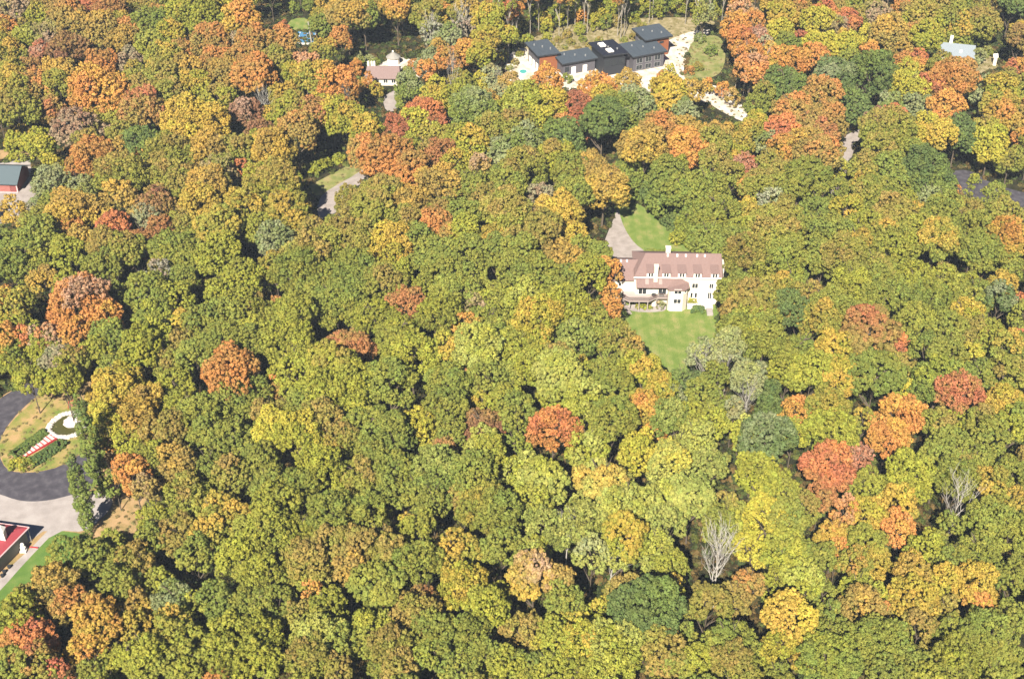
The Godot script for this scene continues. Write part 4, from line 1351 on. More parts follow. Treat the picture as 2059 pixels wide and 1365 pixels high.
	t(2.43, -391.21, 1.3, "OB", "low olive and bronze shrub left of the dark house, third", "bush", 1.6)
	t(0.38, -375.09, 1.5, "AB", "low amber and bronze shrub left of the dark house, nearest the trees", "bush", 2.4)
	t(-42.66, -363.8, 2.3, "TB", "orange sapling in front of the left end of the brown roofed house", "bush", 7)
	t(-40.23, -361.21, 2, "AY", "amber sapling in front of the brown roofed house", "bush", 6)
	t(-31.96, -377.83, 1.8, "OS", "grey green shrub at the right end of the white yard", "bush", 3)
	t(-29.87, -381.28, 2, "TB", "orange brown shrub right of the pavilion", "bush", 4)
	t(-32.83, -372.39, 1.8, "GS", "green shrub at the right end of the brown roofed house", "bush", 3.4)
	t(-30.52, -369.05, 2.2, "GY", "bright green shrub right of the brown roofed house", "bush", 5)
	t(-44.16, -369.05, 1.8, "AB", "amber shrub at the left front of the brown roofed house", "bush", 4)
	t(-47.46, -377.14, 2.2, "TA", "orange sapling left of the brown roofed house", "bush", 5)
	t(-47.41, -383.38, 2, "OS", "pale olive shrub behind the white chimneys", "bush", 4)
	t(-44.51, -385.49, 1.7, "SO", "sage shrub behind the brown roofed house", "bush", 3)
	t(-39.45, -364.45, 1.5, "OS", "olive grey shrub left of the short gravel drive", "bush", 2.6)
	t(-33, -361.21, 1.8, "GO", "green shrub right of the short gravel drive", "bush", 4)
	t(-31.66, -354.24, 2.2, "GY", "green sapling at the lower end of the short gravel drive", "bush", 6)
	t(-53.45, -316.69, 1.8, "YG", "green sapling behind the bend of the lane, left one", "bush", 4)
	t(-50.65, -319.38, 1.8, "YO", "green sapling behind the bend of the lane, middle one", "bush", 4)
	t(-47.61, -322.64, 1.8, "YG", "green sapling behind the bend of the lane, right one", "bush", 4)
	t(-72.97, -423.42, 2, "GY", "green sapling behind the games court, left one", "bush", 5)
	t(-67.85, -425.05, 2.2, "GO", "green sapling behind the games court, right one", "bush", 6)
	t(-74.04, -406.84, 2.2, "RT", "small red maple left of the games court", "bush", 5)
	t(-60.55, -401.53, 2.2, "AB", "amber sapling right of the utility pole", "bush", 6)
	t(136.22, -398.54, 1.8, "GY", "green sapling behind the chimney of the pale grey roofed house", "bush", 4)
	t(143.28, -400.03, 2.2, "DG", "dark green sapling behind the pale grey roofed house", "bush", 6)
	t(147.56, -397.06, 2, "GD", "green sapling at the right rear of the pale grey roofed house", "bush", 5)
	t(149.54, -391.21, 1.8, "OS", "pale shrub left of the white shed", "bush", 3)
	t(-42.38, -384.08, 1.3, "GY", "small round green shrub behind the brown roofed house", "bush", 2.2)
	t(-2.26, -388.34, 1.6, "YA", "yellow shrub at the left end of the sandy clearing", "bush", 3)
	t(4.85, -400.03, 1.8, "YG", "green shrub behind the garage block of the dark house", "bush", 4)
	t(11.39, -408.38, 2.2, "YU", "yellow green shrub at the wood edge above the garage block", "bush", 5)
	t(21.83, -406.84, 2, "YG", "bright green shrub at the wood edge behind the link roof", "bush", 4)
	t(26.98, -409.92, 2.4, "YU", "bright yellow green sapling at the wood edge above the skylight roof", "bush", 6)
	t(30.1, -410.7, 2.2, "GY", "green sapling behind the skylight roof", "bush", 5)
	t(17.73, -404.55, 1.6, "BO", "bronze shrub behind the low link roof", "bush", 3)
	t(42.27, -410.7, 1.6, "OB", "olive shrub behind the back tower", "bush", 2.6)
	t(60.39, -401.53, 2, "GS", "green shrub on the grass bank, upper one", "bush", 3)
	t(62.77, -391.94, 2, "GD", "dark green shrub on the grass bank, right one", "bush", 3.2)
	t(57.51, -381.28, 1.8, "OB", "olive shrub on the grass bank, lower one", "bush", 2.4)
	t(54.23, -377.83, 1.5, "TB", "orange shrub at the lower edge of the grass bank", "bush", 3)
	t(43.5, -368.39, 1.8, "YA", "yellow shrub in front of the big windows", "bush", 3.2)
	t(47.5, -371.05, 1.6, "YU", "yellow sapling at the right front of the dark house", "bush", 3)
	t(6.86, -371.72, 1.4, "AB", "amber shrub below the rust red panel", "bush", 3)
	t(16.69, -372.73, 1.6, "GO", "green shrub between the white doors and the orange tree", "bush", 3)
	t(58.02, -364.45, 2.2, "AT", "amber sapling on the sandy track, left one", "bush", 6)
	t(62.28, -362.83, 2.2, "TA", "orange sapling on the sandy track, middle one", "bush", 6)
	t(64.41, -356.44, 2.2, "AP", "pale amber sapling on the sandy track, right one", "bush", 6)
	t(111.37, -388.34, 2, "SG", "greyish green shrub left of the pale grey roofed house", "bush", 4)
	t(144.83, -385.49, 2.6, "SO", "sage green shrub between the pale grey roof and the white shed", "bush", 6)
	t(123.96, -312.46, 1.4, "YG", "small green shrub at the near kerb of the asphalt road", "bush", 2.5)
	t(-131.49, -325.39, 1.2, "YU", "small yellow shrub right of the concrete apron", "bush", 2.6)
	t(-124.89, -306.78, 2, "OS", "grey green shrub right of the red garage", "bush", 3.4)
	t(-123.77, -300.49, 1.8, "SG", "silvery shrub below the garage yard", "bush", 3)
	t(-124.66, -296.8, 1.8, "SP", "pinkish grey shrub below the garage yard", "bush", 3)
	hedge("dark green hedge on the right side of the garden steps", Vector3(-96.93, 0, -200.81), Vector3(-92.01, 0, -207.15), 2.2, 1.3, "DG")
	hedge("green hedge on the left side of the garden steps", Vector3(-101.32, 0, -202.75), Vector3(-96.59, 0, -210.41), 1.9, 1.2, "GD")
	hedge("clipped dark green hedge before the terrace of the white house", Vector3(41.76, 0, -253.72), Vector3(44.52, 0, -253.53), 1.6, 1.3, "DG")
	hedge("low hedge along the rear wall of the white house", Vector3(33.32, 0, -278.57), Vector3(40.63, 0, -277.67), 0.9, 0.8, "GO")

# ---------------------------------------------------------------- the woodland, tree by tree
func woodland_a() -> void:
	t(15.55, -139.54, 3.91, "YL", "second yellow green tree tinged lime in front and left of the round deep green tree")
	t(35.68, -139.54, 3.91, "OB", "large olive green tree tinged bronze in front and left of the large golden tree")
	t(10.7, -140.13, 3.64, "YO", "yellow green tree tinged olive in front and left of the round deep green tree")
	t(70.75, -140.29, 4.19, "OY", "large olive green tree tinged yellow green in front of the amber tree")
	t(50.67, -140.78, 4.75, "GY", "large mid green tree tinged yellow green in front and right of the large golden tree")
	t(-58.42, -141.14, 3.65, "OY", "olive green tree tinged yellow green in front of the bluish green tree")
	t(-32.79, -141.14, 3.65, "OB", "olive green tree tinged bronze in front and right of the bluish green tree")
	t(29.11, -141.14, 3.65, "OY", "olive green tree tinged yellow green in front and right of the round deep green tree")
	t(-41.54, -141.56, 3.93, "YO", "second yellow green tree tinged olive in front and right of the bluish green tree")
	t(-47.14, -142.16, 3.67, "OY", "second olive green tree tinged yellow green in front and right of the bluish green tree")
	t(24.49, -142.58, 3.95, "BO", "large bronze tree tinged olive in front of the round deep green tree")
	t(-63.25, -143.19, 3.68, "OY", "second olive green tree tinged yellow green in front and left of the bluish green tree")
	t(79.88, -143.19, 3.68, "OG", "fourth olive green tree tinged green in front of the amber tree")
	t(-19.93, -143.27, 3.96, "OB", "large olive green tree tinged bronze in front and left of the tan orange tree")
	t(16.86, -143.77, 4.53, "YL", "nearest yellow green tree tinged lime in front and left of the round deep green tree")
	t(59.42, -144.38, 4.26, "OG", "second olive green tree tinged green right of the large golden tree")
	t(-51.14, -144.57, 3.7, "OY", "nearest olive green tree tinged yellow green in front and right of the bluish green tree")
	t(75.03, -144.57, 3.7, "OG", "third olive green tree tinged green in front of the amber tree")
	t(35.44, -144.96, 5.1, "OG", "large olive green tree tinged green left of the large golden tree")
	t(11.71, -145, 3.98, "YA", "large yellow green tree tinged amber in front and left of the round deep green tree")
	t(44.38, -145.07, 4.27, "YA", "large yellow green tree tinged amber in front of the large golden tree")
	t(-60.28, -145.97, 3.16, "OY", "nearest olive green tree tinged yellow green in front and left of the bluish green tree")
	t(-41.36, -146.12, 4.28, "YO", "nearest yellow green tree tinged olive in front and right of the bluish green tree")
	t(-70.13, -146.24, 3.44, "AT", "nearest amber tree tinged orange right of the orange red corner tree")
	t(-79.2, -146.4, 4, "TR", "orange red tree in the bottom left corner")
	t(-6.83, -146.4, 4, "OG", "nearest olive green tree tinged green in front and left of the tan orange tree")
	t(-31.68, -146.55, 4.57, "OL", "large olive green tree tinged lime right of the bluish green tree")
	t(-12.69, -146.67, 3.73, "OG", "second olive green tree tinged green in front and left of the tan orange tree")
	t(50.69, -147.38, 3.73, "OG", "nearest olive green tree tinged green right of the large golden tree")
	t(78.48, -147.53, 4.3, "OG", "nearest olive green tree tinged green in front of the amber tree")
	t(-56.16, -147.81, 3.42, "OA", "large olive green tree tinged amber in front of the bluish green tree")
	t(-23.33, -147.81, 4.02, "OY", "large olive green tree tinged yellow green left of the tan orange tree")
	t(72.91, -148.09, 3.74, "OG", "second olive green tree tinged green in front of the amber tree")
	t(2.07, -148.8, 3.75, "BO", "bronze tree tinged olive in front of the tan orange tree")
	t(46.09, -149.03, 4.61, "AU", "large golden tree beside the dark shadow at bottom right")
	t(-68.88, -149.6, 4.05, "AT", "second amber tree tinged orange right of the orange red corner tree")
	t(22.19, -149.72, 5.76, "DG", "big round deep green tree at the bottom, right of the tan tree")
	t(-81.9, -149.96, 4.06, "YO", "large yellow green tree tinged olive behind and left of the orange red corner tree")
	t(-15.96, -150.68, 4.07, "BO", "large bronze tree tinged olive left of the tan orange tree")
	t(-4.14, -151.69, 3.79, "YO", "yellow green tree tinged olive in front and left of the tan orange tree")
	t(-74.27, -153.9, 3.82, "BT", "bronze tree tinged orange behind and right of the orange red corner tree")
	t(-43.73, -153.9, 3.82, "OG", "olive green tree tinged green right of the bluish green tree")
	t(68.36, -155.09, 4.13, "AY", "large amber tree tinged yellow green left of the amber tree")
	t(-64.41, -155.25, 3.25, "AB", "amber tree tinged bronze left of the bluish green tree")
	t(-8.22, -156.22, 4.15, "YA", "large yellow green tree tinged amber left of the tan orange tree")
	t(-57.67, -156.52, 3.86, "GS", "bluish grey green tree in the lower left wood")
	t(-77.88, -156.98, 4.16, "BA", "large bronze tree tinged amber behind and right of the orange red corner tree")
	t(-23.28, -157.81, 4.46, "OG", "second olive green tree tinged green left of the tan orange tree")
	t(79.31, -158.5, 4.18, "AU", "amber gold tree near the lower right corner")
	t(3.6, -159.27, 4.19, "AP", "tan orange tree at the bottom, left of the big round deep green tree")
	t(-42.85, -159.58, 3.9, "OY", "olive green tree tinged yellow green right of the bluish green tree")
	t(69.38, -161.22, 3.47, "AB", "amber tree tinged bronze left of the amber tree")
	t(-36.16, -162.45, 4.53, "OB", "large olive green tree tinged bronze right of the bluish green tree")
	t(-16.06, -162.7, 3.94, "OG", "nearest olive green tree tinged green left of the tan orange tree")
	t(-66.05, -163.09, 3.94, "BO", "bronze tree tinged olive behind and left of the bluish green tree")
	t(-47.2, -163.63, 4.55, "OY", "nearest olive green tree tinged yellow green behind and right of the bluish green tree")
	t(-77.45, -163.88, 3.11, "OG", "olive green tree tinged green right of the red roofed building", "", 14.57)
	t(-20.91, -164.68, 3.97, "OB", "olive green tree tinged bronze left of the tan orange tree")
	t(63.85, -165.34, 3.37, "AO", "amber tree tinged olive in front and left of the bare white tree at lower right")
	t(-27.91, -166.69, 3.99, "BO", "bronze tree tinged olive in front and right of the golden yellow tree")
	t(-9.71, -166.83, 4.6, "OA", "large olive green tree tinged amber left of the tan orange tree")
	t(50.37, -167.1, 4, "OG", "olive green tree tinged green in front and right of the sunlit yellow tree")
	t(82.73, -167.5, 4, "OG", "olive green tinged green below right of the bare white tree at lower right")
	t(19.84, -167.57, 4.31, "YA", "large yellow green tree tinged amber in front of the huge lime tree")
	t(25.86, -167.91, 4.01, "LY", "pale lime tree tinged yellow green behind and left of the bare white twin tree")
	t(-43.84, -168.87, 4.63, "OY", "second olive green tree tinged yellow green behind and right of the bluish green tree")
	t(42.96, -169, 3.41, "UY", "golden yellow tree tinged yellow green in front and left of the sunlit yellow tree")
	t(-38, -170.1, 4.65, "OY", "second olive green tree tinged yellow green in front of the golden yellow tree")
	t(88.96, -170.38, 4.04, "OG", "second olive green tree tinged green right of the bare white tree at lower right")
	t(-59.61, -170.8, 4.05, "BO", "bronze tree tinged olive behind the bluish green tree")
	t(58.1, -171.08, 3.43, "AT", "amber tree tinged orange right of the sunlit yellow tree")
	t(6.2, -172.47, 4.07, "LG", "pale lime tree tinged green behind the tan orange tree")
	t(12.59, -172.96, 4.39, "LO", "large pale lime tree tinged olive in front and left of the huge lime tree")
	t(-32.28, -173.02, 4.7, "OG", "nearest olive green tree tinged green in front and right of the golden yellow tree")
	t(38.92, -173.31, 4.08, "OY", "olive green tree tinged yellow green left of the sunlit yellow tree")
	t(85.55, -173.31, 4.08, "OG", "nearest olive green tree tinged green right of the bare white tree at lower right")
	t(70.17, -173.36, 3.3, "TA", "orange tree tinged amber left of the bare white tree at lower right")
	t(-2.01, -173.8, 4.4, "OG", "large olive green tree tinged green behind and left of the tan orange tree")
	t(-42.24, -174.72, 4.72, "OY", "nearest olive green tree tinged yellow green in front of the golden yellow tree")
	t(46.46, -175.08, 4.42, "UY", "sunlit yellow tree in the lower right, above the bare white tree")
	t(-26.52, -175.08, 4.42, "OG", "second olive green tree tinged green in front and right of the golden yellow tree")
	t(-53.43, -175.51, 4.42, "OA", "large olive green tree tinged amber right of the orange tree by the poplars")
	t(64.72, -176.6, 3.5, "AY", "amber tree tinged yellow green in front and right of the red maple")
	t(-4.8, -176.86, 4.75, "OA", "large olive green tree tinged amber behind and left of the tan orange tree")
	t(21.34, -177.51, 5.7, "LY", "large pale lime tree tinged yellow green in front and right of the huge lime tree")
	t(32.76, -178.47, 4.15, "LG", "pale lime tree tinged green left of the sunlit yellow tree")
	t(28.69, -179.41, 4.48, "LY", "large pale lime tree tinged yellow green right of the huge lime tree")
	t(71.38, -180.11, 3.54, "AU", "amber tree tinged yellow behind and left of the bare white tree at lower right")
	t(-59.99, -180.68, 4.18, "OB", "olive green tree tinged bronze right of the orange tree by the poplars")
	t(-39.45, -181.12, 4.18, "OG", "olive green tree tinged green in front of the golden yellow tree")
	t(5.45, -182.07, 4.52, "LY", "large pale lime tree tinged yellow green left of the huge lime tree")
	t(16.71, -182.82, 5.8, "LA", "huge pale lime tree with tan top below the red orange tree")
	t(82.06, -183.36, 4.21, "OG", "olive green tree tinged green behind the bare white tree at lower right")
	t(45.59, -183.87, 4.54, "YO", "large yellow green tree tinged olive behind the sunlit yellow tree")
	t(73.93, -183.87, 4.54, "YO", "large yellow green tinged olive above left of the bare white tree at lower right")
	t(-7.13, -184.26, 4.23, "OG", "olive green tree tinged green in front of the maroon tree")
	t(-35.82, -185.24, 4.56, "YO", "large yellow green tree tinged olive in front and right of the golden yellow tree")
	t(-28.72, -185.63, 4.24, "OB", "olive green tree tinged bronze in front and right of the golden yellow tree")
	t(-71.36, -186.17, 3.44, "TA", "bright orange tree right of the tall narrow trees by the ring drive")
	t(58.88, -186.21, 4.9, "RT", "large red maple in the lower right of the wood")
	t(-22.45, -186.55, 4.26, "OG", "olive green tree tinged green in front and left of the maroon tree")
	t(-13.85, -186.61, 4.58, "GL", "large mid green tree tinged lime in front and left of the maroon tree")
	t(29.42, -187.01, 4.26, "LU", "pale lime tree tinged yellow right of the huge lime tree")
	t(3.96, -188.4, 4.28, "YL", "yellow green tree tinged lime in front and left of the red orange tree")
	t(23.61, -189.69, 3.64, "UY", "golden yellow tree tinged yellow green right of the huge lime tree")
	t(65.46, -190.84, 3.49, "RP", "red tree tinged pinkish right of the red maple")
	t(48.74, -192.87, 5.33, "DS", "broad dull dark green tree below the conical one")
	t(24.94, -194.51, 3.7, "UY", "golden yellow tree tinged yellow green behind and right of the huge lime tree")
	t(-41.24, -195.65, 4.71, "YU", "large yellow green tree tinged yellow right of the golden yellow tree")
	t(61.61, -195.7, 5.04, "YO", "large yellow green tree tinged olive behind the red maple")
	t(73.2, -197.01, 4.06, "TA", "orange tree tinged amber in front of the tall orange tree")
	t(-78.7, -198.43, 3.74, "UY", "golden yellow tree tinged yellow green right of the stone pond")
	t(-46.26, -198.54, 4.42, "UY", "golden yellow tree amid olive trees, lower left of centre")
	t(8.04, -198.6, 4.75, "TR", "flaming red orange tree below the front lawn, among lime trees")
	t(-27.85, -198.7, 5.42, "GO", "large mid green tree tinged olive right of the golden yellow tree")
	t(19.61, -199.09, 4.76, "OG", "large olive green tree tinged green right of the red orange tree")
	t(-5.51, -200.54, 4.44, "CB", "maroon leaved tree left of the flaming red orange tree")
	t(-73.08, -200.54, 4.44, "AB", "amber tree tinged bronze behind the orange tree by the poplars")
	t(-18.15, -200.71, 3.94, "UY", "golden yellow tree tinged yellow green left of the maroon tree")
	t(-60.61, -201.59, 4.8, "OG", "large olive green tree tinged green in front and left of the orange crested tree")
	t(62.34, -202.55, 4.47, "OA", "olive green tree tinged amber right of the conical dark green tree")
	t(76.15, -203.06, 4.48, "TA", "tall bright orange tree in the right part of the wood")
	t(-80.32, -203.06, 4.48, "AY", "amber tree tinged yellow green right of the stone pond")
	t(56.63, -204.03, 4.15, "AT", "amber tree tinged orange right of the conical dark green tree")
	t(26.08, -205.01, 3.82, "AT", "amber tree tinged orange in front and left of the front lawn")
	t(98.21, -205.06, 4.16, "AY", "amber tree tinged yellow green right of the tall orange tree")
	t(-66.11, -205.63, 4.51, "YO", "yellow green tree tinged olive in front and left of the orange crested tree")
	t(-13.01, -205.63, 4.51, "OG", "olive green tree tinged green left of the maroon tree")
	t(51.85, -207.61, 3.85, "DG", "small conical dark green tree beside the shaded gap right of the lawn", "cone")
	t(-73.07, -207.61, 3.85, "AB", "amber tree tinged bronze right of the stone pond")
	t(-37.34, -207.76, 4.88, "YO", "large yellow green tree tinged olive behind and right of the golden yellow tree")
	t(89.2, -208.23, 4.55, "RO", "red tree tinged olive right of the tall orange tree")
	t(20.2, -208.76, 4.55, "OG", "olive green tree tinged green behind and right of the red orange tree")
	t(-80.45, -209.29, 4.56, "AY", "nearest amber tree tinged yellow green behind and right of the stone pond")
	t(-32.44, -211.99, 4.95, "YO", "large yellow green tree tinged olive in front of the rust red tree")
	t(-24.9, -211.99, 4.95, "OG", "large olive green tree tinged green in front and right of the rust red tree")
	t(-13.27, -212.48, 4.6, "OG", "olive green tree tinged green behind and left of the maroon tree")
	t(-57.01, -212.62, 5.65, "TB", "tree with a bright orange crest over olive foliage, left of centre")
	t(-91.32, -213.02, 3.31, "YO", "yellow green tree tinged olive behind the stone pond", "", 15.33)
	t(73.82, -213.11, 5.31, "GO", "large mid green tree tinged olive behind and left of the tall orange tree")
	t(86.88, -213.11, 5.31, "GY", "large mid green tree tinged yellow green behind and right of the tall orange tree")
	t(10.1, -213.16, 5.66, "LY", "large pale lime tree tinged yellow green behind the red orange tree")

func woodland_b() -> void:
	t(66.56, -213.48, 3.91, "AY", "amber tree tinged yellow green in front and left of the broad rust brown tree")
	t(-79.45, -214.15, 4.98, "AY", "second amber tree tinged yellow green behind and right of the stone pond")
	t(-36.75, -215.28, 5.34, "YB", "large yellow green tree tinged bronze in front and left of the rust red tree")
	t(-99.63, -216.84, 3.24, "YO", "yellow green tree tinged olive behind and left of the stone pond", "", 15.34)
	t(2.58, -217.95, 4.68, "YL", "yellow green tree tinged lime behind and right of the maroon tree")
	t(-44.71, -218.04, 5.39, "YO", "large yellow green tree tinged olive left of the rust red tree")
	t(-6.89, -220.83, 5.43, "LY", "large pale lime tree tinged yellow green behind the maroon tree")
	t(-21.01, -221.96, 5.45, "YO", "large yellow green tree tinged olive right of the rust red tree")
	t(-77.18, -222.45, 4.74, "YO", "yellow green tree tinged olive left of the orange crested tree")
	t(67.57, -223.02, 4.74, "YA", "yellow green tree tinged amber in front and left of the broad rust brown tree")
	t(59.92, -224.21, 5.12, "OG", "large olive green tree tinged green left of the broad rust brown tree")
	t(-61.11, -224.24, 5.48, "OG", "large olive green tree tinged green behind the orange crested tree")
	t(0.5, -225.32, 4.77, "YL", "yellow green tree tinged lime behind the maroon tree")
	t(-47.84, -226.32, 6.24, "OY", "second olive green tree tinged yellow green left of the rust red tree")
	t(-33.18, -226.41, 4.06, "RB", "rust red tree in the middle of the olive wood")
	t(75.23, -226.91, 6.25, "BR", "very broad rust brown tree with orange right side, right part of the wood")
	t(48.07, -228.24, 4.81, "OG", "olive green tree tinged green right of the front lawn")
	t(-24.3, -228.9, 5.55, "OY", "nearest olive green tree tinged yellow green right of the rust red tree")
	t(51.27, -231.45, 5.96, "OY", "large olive green tree tinged yellow green right of the front lawn")
	t(4.86, -231.87, 5.6, "YA", "large yellow green tree tinged amber behind the red orange tree")
	t(-47.22, -234.22, 4.89, "OY", "nearest olive green tree tinged yellow green left of the rust red tree")
	t(-15.62, -235.44, 4.91, "OY", "second olive green tree tinged yellow green right of the rust red tree")
	t(-5.35, -235.44, 4.91, "OG", "third olive green tree tinged green in front and right of the golden column tree")
	t(98.68, -236.06, 4.92, "YA", "yellow green tree tinged amber right of the broad rust brown tree")
	t(-89.25, -236.61, 4.17, "TA", "orange tree tinged amber in front and right of the orange tree with grey top")
	t(11.17, -236.7, 5.3, "YO", "large yellow green tree tinged olive left of the white house")
	t(-30.07, -237.29, 4.93, "OY", "olive green tree tinged yellow green behind and right of the rust red tree")
	t(53.42, -239.04, 6.46, "BO", "large bronze tree tinged olive right of the white house")
	t(-60.08, -239.15, 4.96, "OY", "olive green tree tinged yellow green behind the orange crested tree")
	t(-94.57, -239.26, 6.84, "TP", "big orange tree with bare greyish top on the left side")
	t(-23.34, -240.99, 4.22, "RB", "red tree tinged bronze behind and right of the rust red tree")
	t(91.46, -241.04, 4.98, "OG", "olive green tree tinged green behind and right of the broad rust brown tree")
	t(-38.76, -241.06, 5.36, "OG", "second olive green tree tinged green behind the rust red tree")
	t(-80.38, -242.3, 5, "OG", "olive green tree tinged green right of the orange tree with grey top")
	t(-36.08, -242.3, 5, "OG", "nearest olive green tree tinged green behind the rust red tree")
	t(-12.59, -243.58, 5.02, "OG", "second olive green tree tinged green in front and right of the golden column tree")
	t(82.6, -243.69, 5.78, "OG", "large olive green tree tinged green behind the broad rust brown tree")
	t(76.55, -246.82, 5.45, "OY", "nearest olive green tree tinged yellow green behind the broad rust brown tree")
	t(96.77, -248.76, 5.09, "OY", "olive green tree tinged yellow green behind and right of the broad rust brown tree")
	t(-48.37, -249.44, 5.48, "OG", "large olive green tree tinged green left of the golden column tree")
	t(-42.78, -250.08, 5.1, "OG", "olive green tree tinged green in front and left of the golden column tree")
	t(-35.26, -250.24, 5.88, "GO", "large mid green tree tinged olive in front and left of the golden column tree")
	t(6.64, -250.75, 5.11, "OG", "olive green tree tinged green in front and left of the rear lawn")
	t(-15.61, -253.42, 5.15, "OG", "nearest olive green tree tinged green in front and right of the golden column tree")
	t(53.49, -254.79, 5.56, "OB", "large olive green tree tinged bronze right of the white house")
	t(76.04, -255.45, 5.18, "OB", "olive green tree tinged bronze behind the broad rust brown tree")
	t(-45.34, -256.78, 6.77, "OB", "second olive green tree tinged bronze left of the golden column tree")
	t(-112.98, -258.19, 5.21, "OG", "olive green tree tinged green behind and left of the orange tree with grey top")
	t(107.72, -258.19, 5.21, "OG", "olive green tree tinged green in front of the asphalt road")
	t(-93.62, -260.27, 5.24, "OB", "olive green tree tinged bronze behind and right of the orange tree with grey top")
	t(16.59, -260.27, 5.24, "OG", "olive green tree tinged green left of the rear lawn")
	t(88.34, -260.27, 5.24, "OY", "second olive green tree tinged yellow green behind the broad rust brown tree")
	t(62.85, -260.28, 5.64, "OG", "large olive green tree tinged green in front and left of the woodland road")
	t(-78.64, -261.67, 5.26, "OG", "olive green tree tinged green behind and right of the orange tree with grey top")
	t(-37.22, -262.38, 5.27, "OB", "nearest olive green tree tinged bronze left of the golden column tree")
	t(-28.22, -263.08, 5.28, "AU", "narrow golden tree among olive green trees left of the white house")
	t(98.82, -263.08, 5.28, "OA", "olive green tree tinged amber in front and left of the asphalt road")
	t(114.89, -263.79, 4.88, "AT", "amber tree tinged orange in front of the asphalt road")
	t(60.36, -265, 6.51, "OB", "second olive green tree tinged bronze in front and left of the woodland road")
	t(-87.66, -268.09, 4.53, "RB", "red tree tinged bronze behind and right of the orange tree with grey top")
	t(-94.97, -270.28, 4.55, "RT", "nearest red tree tinged orange behind and right of the orange tree with grey top")
	t(-69.89, -270.67, 6.2, "OA", "third olive green tree tinged amber left of the woodland lane")
	t(63.27, -270.67, 6.2, "OB", "nearest olive green tree tinged bronze in front and left of the woodland road")
	t(-38.99, -272.58, 5.4, "OB", "olive green tree tinged bronze in front of the woodland lane")
	t(-1.05, -272.91, 6.23, "OB", "large olive green tree tinged bronze right of the golden column tree")
	t(-95.14, -274.07, 4.18, "RT", "second red tree tinged orange behind and right of the orange tree with grey top")
	t(-105.8, -275.57, 5.44, "AB", "amber tree tinged bronze in front and right of the red garage")
	t(-33.58, -275.57, 5.44, "OB", "olive green tree tinged bronze behind and left of the golden column tree")
	t(91.37, -275.57, 5.44, "OB", "olive green tree tinged bronze in front and right of the woodland road")
	t(-119.73, -275.57, 3.27, "AB", "amber tree tinged bronze in front of the red garage", "", 15.73)
	t(11.18, -277.08, 5.46, "AU", "amber tree tinged yellow left of the rear lawn")
	t(49.93, -279.51, 5.92, "OG", "large olive green tree tinged green right of the rear lawn")
	t(-54.65, -279.75, 6.34, "OA", "nearest olive green tree tinged amber left of the woodland lane")
	t(-24.92, -280.14, 5.5, "BA", "bronze tree tinged amber behind and right of the golden column tree")
	t(-66, -280.91, 5.52, "OA", "second olive green tree tinged amber left of the woodland lane")
	t(-75.95, -280.92, 5.1, "AO", "amber tree tinged olive in front of the golden maple")
	t(-87.74, -282.46, 5.54, "BC", "bronze tree tinged maroon in front of the golden maple")
	t(-40, -283.41, 4.02, "OB", "nearest olive green tree tinged bronze right of the woodland lane", "", 17.15)
	t(45.08, -283.71, 5.42, "YG", "yellow green tree tinged green right of the rear lawn", "", 9.43)
	t(-32.33, -285.6, 5.58, "OB", "second olive green tree tinged bronze right of the woodland lane")
	t(89.62, -286.39, 5.59, "OG", "olive green tree tinged green in front and right of the woodland road")
	t(-75.36, -287.18, 5.6, "BA", "bronze tree tinged amber in front of the golden maple")
	t(43.12, -288.78, 5.62, "GO", "mid green tree tinged olive in front of the orange maple by the drive")
	t(-59.81, -290.06, 6.5, "YB", "large yellow green tree tinged bronze left of the woodland lane")
	t(22.92, -290.63, 6.08, "AB", "large amber tree tinged bronze behind and left of the rear lawn")
	t(72.77, -290.63, 6.08, "OG", "large olive green tree tinged green left of the woodland road")
	t(-17.98, -291.2, 5.65, "BA", "bronze tree tinged amber in front and right of the crimson maple")
	t(-97.18, -291.69, 6.52, "OB", "large olive green tree tinged bronze in front and right of the dusty pink tree")
	t(-86.89, -294.5, 5.7, "OB", "olive green tree tinged bronze in front of the golden maple")
	t(105.14, -298.94, 6.2, "DG", "large dark green tree tinged green left of the lemon yellow tree")
	t(-26.52, -299.54, 5.76, "TB", "orange tree tinged bronze in front of the crimson maple")
	t(3.18, -299.54, 5.76, "OB", "olive green tree tinged bronze in front and left of the tall red maple")
	t(19.54, -299.54, 5.76, "BA", "bronze tree tinged amber in front of the tall red maple")
	t(-32.37, -303.48, 6.7, "TB", "large orange tree tinged bronze in front and left of the crimson maple")
	t(-107.05, -303.84, 5.82, "TB", "orange tree tinged bronze in front and right of the dusty pink tree")
	t(34.15, -304.71, 5.83, "AB", "amber tree tinged bronze left of the orange maple by the drive")
	t(-88.27, -305.84, 6.29, "OB", "large olive green tree tinged bronze in front and left of the golden maple")
	t(29.44, -306.27, 6.15, "GO", "large mid green tinged olive below left of the orange maple by the drive", "", 10.21)
	t(11.11, -306.46, 5.86, "YB", "yellow green tree tinged bronze in front of the tall red maple")
	t(-78.55, -307.6, 6.32, "BA", "large bronze tree tinged amber in front and right of the golden maple")
	t(-62.05, -308.12, 5.43, "AB", "amber tree tinged bronze in front and right of the dark red tree")
	t(45.39, -310.9, 5.92, "TA", "large orange maple above the rear lawn of the white house")
	t(-97.3, -310.9, 5.92, "DG", "dark green tree tinged green in front and left of the golden maple")
	t(98.32, -314.77, 6.42, "OB", "large olive green tree tinged bronze behind and right of the woodland road")
	t(13.57, -315.68, 6.44, "DG", "large dark green tree tinged green in front of the tall red maple")
	t(127.41, -316.29, 5.46, "UY", "lemon yellow tree above the asphalt road near the right edge", "", 13.33)
	t(-88.06, -317.12, 5.08, "AU", "amber tree tinged yellow in front of the golden maple")
	t(108.25, -318.04, 5.09, "UA", "golden yellow tree tinged amber in front of the red sided maple")
